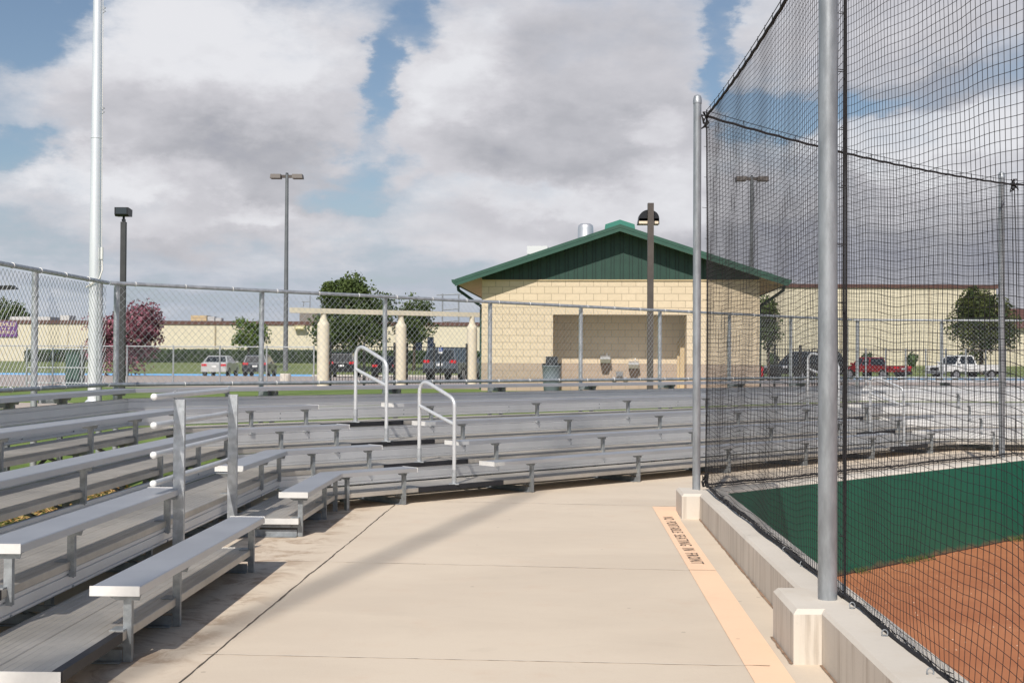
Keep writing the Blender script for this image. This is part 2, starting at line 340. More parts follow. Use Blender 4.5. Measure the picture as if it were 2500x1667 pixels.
for (y0, z0), (y1, z1) in zip([(38, .66), (45, .60), (86, .40)], [(45, .60), (86, .40), (90.05, .33)]):
    g.add([(-400, y0, z0), (400, y0, z0), (400, y1, z1), (-400, y1, z1)], [(0, 1, 2, 3)])
struct('parking_lot', g, lot_m)
g = ngon([(-12.5, 39.3, .655), (60, 39.3, .655), (60, 43.2, .62), (-12.5, 43.2, .62)])
g.add([(1.6, 32.6, .665), (9.0, 32.6, .665), (9.0, 36.6, .665), (1.6, 36.6, .665)], [(0, 1, 2, 3)])
struct('concrete_path', g, pave_m)
g = ngon([(-9.9, 21.1, .666), (-6.3, 21.1, .666), (-6.3, 24.0, .666), (-9.9, 24.0, .666)]); struct('flagpole_pad', g, pave_m)
m_blue = mat('curb_blue', (.16, .38, .62), .7, 0, .08, 3); m_curb = mat('curb_white', (.55, .52, .47), .8, 0, .1, 3)
for x0, x1, mm in ((-120, -14.6, m_blue), (-14.6, 12, m_curb), (12, 90, m_blue)):
    g = MB(); g.box((x0, 90.06, .30), (x1, 90.30, .475)); struct('parking_curb', g, mm)
g = MB()
for x0, x1 in ((-60, -14.7), (25, 90)): g.add([(x0, 89.2, .352), (x1, 89.2, .352), (x1, 90.05, .336), (x0, 90.05, .336)], [(0, 1, 2, 3)])
struct('blue_curb_marking', g, m_blue)
g = MB()
for i in range(26):
    x = -46 + i * 2.75
    g.add([(x, 84.6, .415), (x + .12, 84.6, .415), (x + .12, 89.6, .35), (x, 89.6, .35)], [(0, 1, 2, 3)])
struct('bay_line_marking', g, mat('line_white', (.62, .60, .56), .8))
# field-side retaining wall path
WA = Vector((1.857, 12.50, 0)); WD = Vector((.0452, .99898, 0)).normalized()
def wleg1(y, off, z):           # off measured to the right (towards the field)
    t = (y - 6.185) ; return Vector((1.567 + .0455 * t + off * 1.001, y, z))
ZW0, ZW1 = .274, .238
def ztop(y): return ZW0 + (ZW1 - ZW0) * min(1, max(0, (y - 6.2) / 6.2))
c1o = Vector((1.85, 12.40, 0)); u2 = Vector((math.sin(R(47.2)), math.cos(R(47.2)), 0)); n2 = Vector((math.cos(R(47.2)), -math.sin(R(47.2)), 0))
LEG2 = 6.95; c2o = c1o + u2 * LEG2; u3 = Vector((math.sin(R(92.5)), math.cos(R(92.5)), 0)); n3 = Vector((math.cos(R(92.5)), -math.sin(R(92.5)), 0))
def path_in(off):               # corner points of the inner line
    p0 = wleg1(-22, off, 0)
    a = wleg1(12.4, off, 0); th = math.tan(R((47.2 - 2.6) / 2)); a = Vector((wleg1(12.4 - 0, off, 0).x, 12.40, 0)) - Vector((.045, 1, 0)).normalized() * (off * th)
    b = c2o + n2 * off - u2 * (off * math.tan(R(45.3 / 2)))
    c = c2o + n3 * off + u3 * 40
    return [p0, a, b, c]
WT = .30
o_, i_ = path_in(0), path_in(WT)
zt = [ZW0 + .164, ZW1, ZW1, ZW1]
def sweep(mb, A, B, z0, z1s, ch=.018):
    for k in range(3):
        a0, a1, b0, b1 = A[k], A[k + 1], B[k], B[k + 1]
        def sect(a, b, zz):
            d = (b - a).normalized() * ch
            return [Vector((a.x, a.y, z0)), Vector((a.x, a.y, zz - ch)), Vector((a.x + d.x, a.y + d.y, zz)), Vector((b.x - d.x, b.y - d.y, zz)), Vector((b.x, b.y, zz - ch)), Vector((b.x, b.y, z0))]
        s0, s1 = sect(a0, b0, z1s[k]), sect(a1, b1, z1s[k + 1])
        n = 6; mb.add(s0 + s1, [(i, (i + 1) % n, n + (i + 1) % n, n + i) for i in range(n - 1)])
wall = thing('retaining_wall', 'low pale concrete wall between the walkway and the clay infield', 'wall', (1.6, 6.2, 0))
mb = MB(); sweep(mb, o_, i_, -1.0, zt); mb.build('wall_body', wall_m, wall)
mb = MB()   # green painted field face, 3 mm proud, a little lower than the top
gi = path_in(WT + .006)
for k in (0, 1, 2):
    a, b = gi[k], gi[k + 1]; za, zb = zt[k] - .022, zt[k + 1] - .022
    n = 24
    for j in range(n):
        p, q = a.lerp(b, j / n), a.lerp(b, (j + 1) / n); z1_, z2_ = za + (zb - za) * j / n, za + (zb - za) * (j + 1) / n
        mb.add([(p.x, p.y, -.95), (q.x, q.y, -.95), (q.x, q.y, z2_), (p.x, p.y, z1_)], [(0, 1, 2, 3)])
mb.build('green_face', pad_m, wall)
mb = MB(); g0 = path_in(WT + .010); p = g0[1].lerp(g0[2], .885); d = u2 * .012
mb.add([(p.x, p.y, -.95), (p.x + d.x, p.y + d.y, -.95), (p.x + d.x, p.y + d.y, ZW1 - .03), (p.x, p.y, ZW1 - .03)], [(0, 1, 2, 3)])
mb.build('panel_joint', mat('joint_dark', (.01, .04, .03), .8), wall)
# pole blocks cast against the outer face
def block(mb, y0, y1, w, zz):
    ch = .022; a, b, c, d = wleg1(y0, -w, 0), wleg1(y0, .003, 0), wleg1(y1, .003, 0), wleg1(y1, -w, 0)
    mb.hexa([(v.x, v.y, -.02) for v in (a, b, c, d)] + [(v.x, v.y, zz - ch) for v in (a, b, c, d)])
    a2, b2, c2, d2 = wleg1(y0 + ch, -w + ch, 0), wleg1(y0 + ch, ch, 0), wleg1(y1 - ch, ch, 0), wleg1(y1 - ch, -w + ch, 0)
    s = [(v.x, v.y, zz - ch) for v in (a, b, c, d)] + [(v.x, v.y, zz + .003) for v in (a2, b2, c2, d2)]
    mb.add(s, [(4, 5, 6, 7), (0, 1, 5, 4), (1, 2, 6, 5), (2, 3, 7, 6), (3, 0, 4, 7)])
for y0, y1, w in ((6.24, 6.86, .142), (11.98, 12.62, .175), (.6, 1.2, .142)):
    mb = MB(); block(mb, y0, y1, w, ztop(y0)); mb.build('post_block', wall_m, wall)
for j in range(15):
    y = 3.0 + j * .66 + random.uniform(-.05, .05); c = wleg1(y, .165, ztop(y) + .016); mb = MB()
    mb.tube([c + Vector((.014 * math.cos(a), .004 * math.sin(a), .016 * math.sin(a))) for a in [i * math.pi / 5 for i in range(11)]], .003, 6, cap=False)
    mb.tube([c - Vector((0, 0, .016)), c - Vector((0, 0, .010))], .009, 8); mb.build('eye_bolt', galvdark, wall)
# walkway slab
sl = [wleg1(-22, .0, 0), wleg1(12.4, .0, 0), c2o, c2o + u3 * 40] ; ob = fpt(2.7, 0)
mb = MB(); mb.add([sl[0], sl[1], ob[1], ob[0]], [(3, 2, 1, 0)]); mb.add([sl[1], sl[2], ob[2], ob[1]], [(3, 2, 1, 0)]); mb.add([sl[2], sl[3], ob[3], ob[2]], [(3, 2, 1, 0)])
mb.v = [Vector((v.x, v.y, 0)) for v in mb.v]; struct('concrete_walkway', mb, slab_m)
# joints and cracks
def wig(mb, a, b, w, z, amp, seed, n=60, w2=None):
    rnd = random.Random(seed); a, b = Vector(a), Vector(b); d = (b - a).normalized(); s = Vector((-d.y, d.x)); o = 0; L = []
    for i in range(n + 1):
        o = o * .8 + rnd.uniform(-amp, amp); ww = w * rnd.uniform(.5, 1.5); p = a.lerp(b, i / n) + s * o
        L.append((p - s * ww * .5, p + s * ww * .5))
    for (p, q), (p2, q2) in zip(L, L[1:]): mb.add([(p.x, p.y, z), (q.x, q.y, z), (q2.x, q2.y, z), (p2.x, p2.y, z)], [(0, 1, 2, 3)])
mb = MB(); wig(mb, (-1.80, .5), (-1.22, 13.25), .008, .004, .004, 3, 160); pass
struct('crack_joint', mb, mat('crack', (.10, .08, .06), .95))
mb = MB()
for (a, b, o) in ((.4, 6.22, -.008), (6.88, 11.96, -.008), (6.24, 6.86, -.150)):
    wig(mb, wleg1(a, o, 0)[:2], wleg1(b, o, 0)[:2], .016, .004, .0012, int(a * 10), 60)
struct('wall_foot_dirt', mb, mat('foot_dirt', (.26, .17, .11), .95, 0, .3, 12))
mb = MB(); wig(mb, (-1.2, 13.42), (1.80, 13.04), .016, .004, .002, 4); wig(mb, (-1.7, 9.38), (1.5, 9.02), .010, .004, .002, 5); wig(mb, (-1.6, 6.4), (1.3, 6.2), .008, .004, .002, 9)
struct('slab_joint', mb, mat('joint_light', (.68, .60, .50), .9))
mb = MB()
ys = [(-10, .193), (3, .193), (5.9, .193), (11.8, .196), (12.5, .22), (12.98, .275)]
def sx(y): return 1.161 + .0452 * (y - 5.876)
for (ya, wa), (yb, wb) in zip(ys, ys[1:]): mb.add([(sx(ya), ya, .004), (sx(ya) + wa, ya, .004), (sx(yb) + wb, yb, .004), (sx(yb), yb, .004)], [(0, 1, 2, 3)])
ps = struct('painted_strip', mb, strip_m)
def text_mesh(s, m, origin, xa, ya, height, width, name, parent=None, depth=0.0, sp=1.0):
    cu = bpy.data.curves.new('tmp_font', 'FONT'); cu.body = s; cu.size = 1.0; cu.space_character = sp
    cu.extrude = depth; cu.space_word = 1.7 if parent and parent.name.startswith('painted') else 1.0; o = bpy.data.objects.new('tmp_font', cu); col.objects.link(o)
    dg = bpy.context.evaluated_depsgraph_get(); me = bpy.data.meshes.new_from_object(o.evaluated_get(dg))
    bpy.data.objects.remove(o); bpy.data.curves.remove(cu)
    xs = [v.co.x for v in me.vertices]; yy = [v.co.y for v in me.vertices]
    x0, x1, y0, y1 = min(xs), max(xs), min(yy), max(yy); xa, ya = Vector(xa).normalized(), Vector(ya).normalized(); za = xa.cross(ya)
    org = ORG.get(parent, Vector((0, 0, 0))) if parent else Vector((0, 0, 0))
    for v in me.vertices:
        c = v.co.copy(); v.co = Vector(origin) + xa * ((c.x - x0) / (x1 - x0) * width) + ya * ((c.y - y0) / (y1 - y0) * height) + za * c.z - org
    me.materials.clear(); me.materials.append(m); me.name = name
    o = bpy.data.objects.new(name, me); col.objects.link(o)
    if parent: o.parent = parent
    ORG[o] = org; return o
stencil = mat('stencil_black', (.075, .06, .055), .8, 0, 0, 60, c2=(.22, .16, .12))
tx = text_mesh('NO PORTABLE SEATING IN FRONT', stencil, (1.44 + .045, 12.10, .008), (-.045, -1, 0), (1, -.045, 0), .098, 2.80, 'stencil_lettering', ps, sp=1.25)
# infield
fi = path_in(WT - .02); mb = MB()
mb.add([(fi[0].x, fi[0].y, -.82), (120, -22, -.82), (120, fi[3].y, -.82), (fi[3].x, fi[3].y, -.82), (fi[2].x, fi[2].y, -.82), (fi[1].x, fi[1].y, -.82)], [(0, 1, 2, 3, 4, 5)])
struct('infield_clay', mb, dirt_m)
mb = MB(); rnd = random.Random(11)
for i in range(500):
    x, y = rnd.uniform(1.9, 7), rnd.uniform(3, 16); s = rnd.uniform(.003, .007)
    if x < 2.0 + (y - 12.5) * 1.05: continue
    mb.add([(x - s, y - s, -.818), (x + s, y - s, -.818), (x + s * .7, y + s, -.818), (x - s, y + s, -.818), (x, y, -.818 + s)], [(0, 1, 4), (1, 2, 4), (2, 3, 4), (3, 0, 4)])
pb = mb.build('clay_pebbles', mat('pebble', (.62, .42, .30), .9)); tag(pb, 'small pale pebbles scattered over the red clay infield', 'pebbles'); pb['kind'] = 'stuff'
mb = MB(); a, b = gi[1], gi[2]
wig(mb, (a + n2 * .012)[:2], (b + n2 * .012)[:2], .035, -.815, .004, 8, 80); struct('wall_foot_shadow_gap', mb, mat('foot_soil_shade', (.05, .022, .014), .95, 0, .3, 12))  # dark strip: shade of the wall-foot gap painted in with the soil
# weeds along the foot of the green wall
weed = leaf('weed_leaf', (.035, .08, .02), (.09, .14, .04), 9)
for idx, (s, w, nn, lab) in enumerate(((2.35, .11, 34, 'small bright weed at the near end of the green wall foot'), (3.55, .32, 75, 'spreading tuft of grassy weed against the middle of the green wall foot'), (6.35, .4, 110, 'weeds at the far end of the green wall foot near the panel joint'))):
    mb = MB(); base = gi[1].lerp(gi[2], s / (gi[2] - gi[1]).length)
    for i in range(nn):
        p = base + u2 * random.uniform(-w, w) + n2 * random.uniform(.02, .16); h = random.uniform(.02, .085); d = Vector((random.uniform(-1, 1), random.uniform(-1, 1), 0)) * .06
        q = Vector((p.x, p.y, -.82)); ww = u2 * .004
        mb.add([q - ww, q + ww, q + d * .5 + ww * .8 + Vector((0, 0, h * .7)), q + d + Vector((0, 0, h))], [(0, 1, 2, 3)])
    tag(mb.build('weed', weed), lab, 'weed', 'weeds at the foot of the green wall')
# straw patches under the left wing
mb = MB(); rnd = random.Random(3); strawm = mat('straw', (.50, .27, .10), .95, 0, 0, 14, c2=(.62, .42, .17))
for i in range(9000):
    t, d = rnd.uniform(-4.5, 1.6), rnd.uniform(2.35, 3.9)
    if noise.noise(Vector((t * .8, d * .9, 3.1))) < -.02: continue
    z = (-.04 + (d - 2.3) * .17 if d < 2.9 else .06 + (d - 2.9) * .246) + rnd.uniform(.01, .07)
    p = FL.P(t, d, z); a = rnd.random() * 6.283; v = Vector((math.cos(a), math.sin(a), rnd.uniform(-.3, .5))) * rnd.uniform(.03, .09); w = Vector((-math.sin(a), math.cos(a), 0)) * .006
    mb.add([p - w, p + w, p + w + v, p - w + v], [(0, 1, 2, 3)])
so = mb.build('straw_litter', strawm); so['kind'] = 'stuff'; tag(so, 'orange straw litter on the ground beneath the left wing', 'straw')

# ------------------------------------------------------------------ bleachers
def plank(mb, F, t0, t1, d0, d1, zt_, h, m0=0, m1=0, ch=.005, ribs=0):
    """plank whose top is at zt_; m0/m1 = mitre slope of the ends"""
    pr = [(d0, zt_ - h), (d0, zt_ - ch), (d0 + ch, zt_)]
    if ribs:
        for i in range(ribs):
            c = d0 + (d1 - d0) * (i + 1) / (ribs + 1); pr += [(c - .005, zt_), (c, zt_ - .0025), (c + .005, zt_)]
    pr += [(d1 - ch, zt_), (d1, zt_ - ch), (d1, zt_ - h)]
    mb.prism([F.P(t0 + m0 * d, d, z) for d, z in pr], [F.P(t1 + m1 * d, d, z) for d, z in pr])
def riser(mb, F, t0, t1, d, z0, z1, m0=0, m1=0):
    h = z1 - z0; w = .018
    pr = [(d + .03, z0), (d + .004, z0), (d, z0 + .006), (d, z0 + h * .16), (d + .010, z0 + h * .19), (d + .010, z0 + h * .23), (d, z0 + h * .26), (d, z1 - h * .30), (d + .010, z1 - h * .27), (d + .010, z1 - h * .22), (d, z1 - h * .19), (d, z1 - .005), (d + .005, z1), (d + .03, z1)]
    mb.prism([F.P(t0 + m0 * a, a, z) for a, z in pr], [F.P(t1 + m1 * a, a, z) for a, z in pr])
def support(mb, F, t, k, ground=False):
    d = T * (k - 1) + .074; zs = seatz(k) - .044; z0 = 0.002 if ground else deckz(k) - .09 - (RISE if k > 1 else 0) * .0
    if k == 1: z0 = .002
    if k == 5: z0 = 1.04; d = T * 4 + .155
    w = .022
    def bx(t0, t1, d0, d1, a, b): mb.hexa([F.P(t0, d0, a), F.P(t1, d0, a), F.P(t1, d1, a), F.P(t0, d1, a), F.P(t0, d0, b), F.P(t1, d0, b), F.P(t1, d1, b), F.P(t0, d1, b)])
    bx(t - .003, t + .003, d - .021, d + .021, z0, zs - .02)
    bx(t + .003, t + .030, d - .021, d - .016, z0, zs - .03)
    # bracket: tapered plate below the seat
    a = [F.P(t - .004, d - .070, zs - .001), F.P(t - .004, d + .115, zs - .001), F.P(t - .004, d + .06, zs - .032), F.P(t - .004, d - .06, zs - .032)]
    b = [F.P(t + .004, d - .070, zs - .001), F.P(t + .004, d + .115, zs - .001), F.P(t + .004, d + .06, zs - .032), F.P(t + .004, d - .06, zs - .032)]
    mb.prism(a, b)
    bx(t - .03, t + .03, d - .070, d + .115, zs - .004, zs)
    if k < 5: bx(t - .05, t + .05, T * (k - 1) + .078, T * (k - 1) + .15, deckz(k) + .001, deckz(k) + .006); bx(t - .008, t + .03, d + .018, T * (k - 1) + .17, deckz(k) - .085, deckz(k) - .048)
def bolts(mb, F, t, k):
    d = T * k + .160
    for z in (deckz(k) + .055, deckz(k) + .118):
        p = F.P(t, d - .006, z); q = F.P(t, d + .004, z); mb.tube([p, q], .008, 6)
def wing(name, label, F, tau0, tau1, m0, m1, seats, sups, decks, nos, frames, org):
    root = thing('bleacher', label, 'bleacher', org, 'aluminium bleacher wings round the backstop')
    for k in range(1, 6):
        d0 = T * (k - 1)
        for (a, b, ma, mb_) in seats[k]:
            m = MB(); plank(m, F, a, b, d0, d0 + SW, seatz(k), .044, ma, mb_, .005, 0); s = m.build('seat', alu, root)
            for e, mm, sg in ((a, ma, -1), (b, mb_, 1)):
                if mm == 0:
                    c = MB(); x0, x1 = sorted((e, e + sg * .004)); y0 = d0 - .003; y1 = d0 + SW + .003
                    c.hexa([F.P(x0, y0, seatz(k) - .047), F.P(x1, y0, seatz(k) - .047), F.P(x1, y1, seatz(k) - .047), F.P(x0, y1, seatz(k) - .047), F.P(x0, y0, seatz(k) + .003), F.P(x1, y0, seatz(k) + .003), F.P(x1, y1, seatz(k) + .003), F.P(x0, y1, seatz(k) + .003)])
                    sl0, sl1 = sorted((e, e - sg * .16))
                    if F is FM and sg < 0: w2_ = MB(); w2_.hexa([F.P(sl0, y0, seatz(k) - .045), F.P(sl1, y0, seatz(k) - .045), F.P(sl1, y0 + .002, seatz(k) - .045), F.P(sl0, y0 + .002, seatz(k) - .045), F.P(sl0, y0, seatz(k) - .003), F.P(sl1, y0, seatz(k) - .003), F.P(sl1, y0 + .002, seatz(k) - .003), F.P(sl0, y0 + .002, seatz(k) - .003)]); w2_.build('end_sleeve', mat('sleeve_alu', (.72, .72, .71), .6, .7, .05, 8), s)
                    c.build('end_cap', alucap, s)
        for t in sups[k]:
            m = MB(); support(m, F, t, k); m.build('seat_support', mat('galvanised_leg', (.30, .32, .335), .5, .5, .2, 14), root)
    for k in range(1, 5):
        d0 = T * (k - 1) + .076; dm = d0 + .31; d2 = T * k + .066; z = deckz(k)
        for (a, b) in decks[k]:
            ma = m0 if a == tau0 else 0; mb_ = m1 if b == tau1 else 0
            for (x0, x1) in ((d0, dm), (dm + .006, d2)):
                m = MB(); plank(m, F, a, b, x0, x1, z, .044, ma, mb_, .004, 6); fp_ = m.build('foot_plank', aludeck, root)
                for e, mm, sg in ((a, ma, -1), (b, mb_, 1)):
                    if mm == 0:
                        c = MB(); p0, p1 = sorted((e, e + sg * .004))
                        c.hexa([F.P(p0, x0 - .003, z - .047), F.P(p1, x0 - .003, z - .047), F.P(p1, x1 + .002, z - .047), F.P(p0, x1 + .002, z - .047), F.P(p0, x0 - .003, z + .003), F.P(p1, x0 - .003, z + .003), F.P(p1, x1 + .002, z + .003), F.P(p0, x1 + .002, z + .003)]); c.build('end_cap', alucap, fp_)
        a, b = tau0, tau1; ma, mb_ = m0, m1; dr = T * k + .084
        zz0, zz1 = (z + (.040 if F is FL else .010), z + .1565) if k == 1 else (z - .006, z + (.118 if F is FL else .1535))
        m = MB()
        if k < 4: riser(m, F, a, b, dr, zz0, zz1, ma, mb_)
        else:
            riser(m, F, a, b, dr, z + .012, z + .170, ma, mb_)
            riser(m, F, a, b, dr + .004, z + .174, 1.092, ma, mb_)
        r = m.build('riser_plank', aluR, root)
        for t in frames:
            for q in (.05, .105):
                m = MB(); m.tube([F.P(t + .06, dr - .006, z + q), F.P(t + .06, dr + .004, z + q)], .008, 6); m.build('bolt', galvdark, r)
        for (na, nb) in nos[k]:
            c = MB(); dn = d0 - .006
            c.hexa([F.P(na, dn, z - .046), F.P(nb, dn, z - .046), F.P(nb, dn + .005, z - .046), F.P(na, dn + .005, z - .046), F.P(na, dn, z + .004), F.P(nb, dn, z + .004), F.P(nb, dn + .005, z + .004), F.P(na, dn + .005, z + .004)])
            c.hexa([F.P(na, dn + .005, z + .0008), F.P(nb, dn + .005, z + .0008), F.P(nb, dn + .045, z + .0008), F.P(na, dn + .045, z + .0008), F.P(na, dn + .005, z + .004), F.P(nb, dn + .005, z + .004), F.P(nb, dn + .045, z + .004), F.P(na, dn + .045, z + .004)])
            c.build('aisle_nosing', black, root)
    for t in frames:
        m = MB(); d1 = 2.86
        def bx(t0, t1, da, db, a, b, m=m): m.hexa([F.P(t0, da, a), F.P(t1, da, a), F.P(t1, db, a), F.P(t0, db, a), F.P(t0, da, b), F.P(t1, da, b), F.P(t1, db, b), F.P(t0, db, b)])
        bx(t - .002, t + .004, .10, 2.3, .003, .062); bx(t - .05, t - .002, .10, 2.3, .003, .009)
        bx(t - .03, t + .002, .15, 1.2, deckz(1) - .080, deckz(1) - .047)
        for k in range(2, 5):
            d = T * (k - 1) + .20; bx(t - .01, t + .035, d - .02, d + .02, .06, deckz(k) - .047)
            bx(t - .008, t + .03, T * (k - 1) + .17, T * k + .11, deckz(k) - .088, deckz(k) - .048)
        bx(t - .012, t + .04, T * 4 + .18, T * 4 + .22, .2, seatz(5) - .05)
        bx(t - .05, t + .10, T * 4 + .19, 2.83, seatz(5) - .105, seatz(5) - .055)
        bx(t - .012, t + .03, T * 4 + .18, 2.80, seatz(5) - .20, seatz(5) - .14)
        m.tube([F.P(t + .02, .9, .05), F.P(t + .02, 2.3, deckz(4) - .1)], .016, 4)
        m.build('support_frame', galvdark, root)
    for i, (a, b) in enumerate(zip(frames, frames[1:])):
        if i % 2 == 0 and b - a > .8:
            m = MB(); m.tube([F.P(a, 2.25, .08), F.P(b, 2.25, .70)], .016, 4); m.tube([F.P(a, 1.7, .55), F.P(b, 1.7, .05)], .014, 4); m.build('cross_brace', galvdark, root)
    return root
m_ = TM
LT0 = -7.06
Lseats = {1: [(-6.25, -3.48, 0, 0), (-1.83, 0, 0, m_)], 2: [(-6.23, -3.46, 0, 0), (-1.62, 0, 0, m_)], 3: [(-7.1, 0, 0, m_)], 4: [(-7.1, 0, 0, m_)], 5: [(-7.1, 0, 0, m_)]}
Lfr = [-6.20, -5.37, -3.57, -1.78, -.60]
Lsup = {k: ([t for t in Lfr if not (k == 1 and t == -1.78)] + ([-1.77] if k == 1 else []) + [T * (k - 1) * TM + .02 - .08 * (k > 1)]) for k in range(1, 6)}
Ldecks = {1: (-7.22, 0), 2: (-7.22, 0), 3: (-7.22, 0), 4: (-7.22, 0)}
# the second cut in row one's foot planks: the wheelchair bay
wingL = wing('bleacher', 'left aluminium bleacher wing running away from the camera, with gaps in its two front rows', FL, LT0, 0, 0, m_, Lseats, Lsup, {1: [(LT0, -3.50), (-1.85, 0)], 2: [(LT0, 0)], 3: [(LT0, 0)], 4: [(LT0, 0)]},
             {1: [(-7.05, -6.28)], 2: [(-7.05, -6.28)], 3: [], 4: []}, Lfr, (-2.0, 6.2, 0))
fr = [.835 + 1.893 * k for k in range(7)]
def msegs(k): return [(0, .97, -m_, 0), (2.08, 10.80, 0, 0), (11.88, LM, 0, m_)]
Mseats = {k: msegs(k) for k in (1, 2, 3, 4)}; Mseats[5] = [(0, LM, -m_, m_)]
Msup = {k: [t for t in fr] + [.10 if k < 5 else .2] for k in range(1, 6)}
wing('bleacher', 'long grey aluminium bleacher wing in the middle, in front of the block building', FM, 0, LM, -m_, m_, Mseats, Msup, {k: [(0, LM)] for k in range(1, 5)},
     {k: [(1.05, 2.29), (10.84, 12.08)] for k in range(1, 5)}, fr, (5.0, 17.0, 0))
RT1 = 9.5; frr = [.6 + 1.9 * k for k in range(5)]
Rseats = {k: [(0, RT1, -m_, 0)] for k in range(1, 6)}
wing('bleacher', 'sunlit white aluminium bleacher wing at the far right behind the netting', FR, 0, RT1, -m_, 0, Rseats, {k: frr for k in range(1, 6)}, {k: [(0, RT1)] for k in range(1, 5)}, {k: [] for k in range(1, 5)}, frr, (9.5, 21.4, 0))
# aisle handrails
def handrail(F, t, k, label):
    root = thing('aisle_handrail', label, 'handrail', tuple(F.P(t, T * (k - 1), deckz(k))), 'looped aisle handrails on the bleachers')
    o, z = T * (k - 1) + .07, RISE * (k - 1); pts = [(.05, .167), (.05, 1.02)]
    for i in range(1, 6): a = i / 6 * R(70); pts.append((.05 + .11 * (1 - math.cos(a)), 1.02 + .11 * math.sin(a)))
    pts += [(.15, 1.135), (.48, 1.262)]
    for i in range(1, 10): a = R(110) - i / 9 * R(110); pts.append((.55 + .11 * math.cos(a) , 1.165 + .11 * math.sin(a)))
    pts += [(.66, 1.1), (.66, .167 + RISE)]
    mb = MB(); mb.tube([F.P(t, o + d, zz + z) for d, zz in pts], .0215, 12); mb.build('bent_pipe', pipe, root)
    mb = MB(); mb.tube([F.P(t, o + .05, .82 + z), F.P(t, o + .66, 1.01 + z)], .0205, 10); mb.build('mid_rail', pipe, root)
    for d, zz in ((.05, .164), (.66, .164 + RISE)):
        mb = MB(); mb.tube([F.P(t, o + d, zz + z), F.P(t, o + d, zz + z + .16)], .0265, 12)
        c = F.P(t, o + d, zz + z); mb.box((c.x - .055, c.y - .055, c.z + .001), (c.x + .055, c.y + .055, c.z + .010)); mb.build('foot_socket', galv, root)
handrail(FM, 1.59, 1, 'lower looped handrail in the left aisle of the middle wing, nearest the camera')
handrail(FM, 1.59, 3, 'upper looped handrail in the left aisle of the middle wing')
handrail(FM, 11.36, 1, 'lower looped handrail in the right aisle, standing behind the netting right of the thick pole')
handrail(FM, 11.36, 3, 'upper looped handrail in the right aisle, partly hidden behind the thick pole')
# guard rail of the wheelchair bay
gr = thing('guard_rail', 'galvanised guard rail with four pipes and two flat posts beside the seating gap', 'railing', tuple(FL.P(-2.8, .6, 0)))
for t, zt2 in ((-3.54, 1.232), (-2.00, 1.228)):
    mb = MB()
    a = [(0, 0), (.062, 0), (.062, .006), (.006, .006), (.006, .05), (0, .05)]  # angle section (d, tau)
    A = [FL.P(t + y, .575 + x, .06) for x, y in a]; B = [FL.P(t + y, .575 + x, zt2) for x, y in a]; mb.prism(A, B)
    mb.hexa([FL.P(t - .004, .57, .06), FL.P(t, .57, .06), FL.P(t, .648, .06), FL.P(t - .004, .648, .06), FL.P(t - .004, .57, zt2), FL.P(t, .57, zt2), FL.P(t, .648, zt2), FL.P(t - .004, .648, zt2)])
    mb.build('post', galv, gr)
for z in (1.262, 1.065, .862, .665):
    mb = MB(); mb.tube([FL.P(-3.93, .668, z), FL.P(-1.95, .668, z)], .0215, 14)
    rr = mb.build('pipe_rail', pipe, gr)
    mb = MB(); c = FL.P(-3.93, .668, z); pts = [c, c - FL.u * .008, c - FL.u * .018, c - FL.u * .024]; mb.tube(pts, [.0245, .0245, .017, .004], 14); mb.build('end_plug', mat('plug_white', (.78, .78, .76), .45), rr)
    for t in (-3.52, -2.0):
        mb = MB(); mb.tube([FL.P(t + .03, .64, z - .035), FL.P(t + .03, .70, z)], .005, 6); mb.tube([FL.P(t + .03, .64, z + .035), FL.P(t + .03, .70, z)], .005, 6); mb.build('clamp', galvdark, rr)

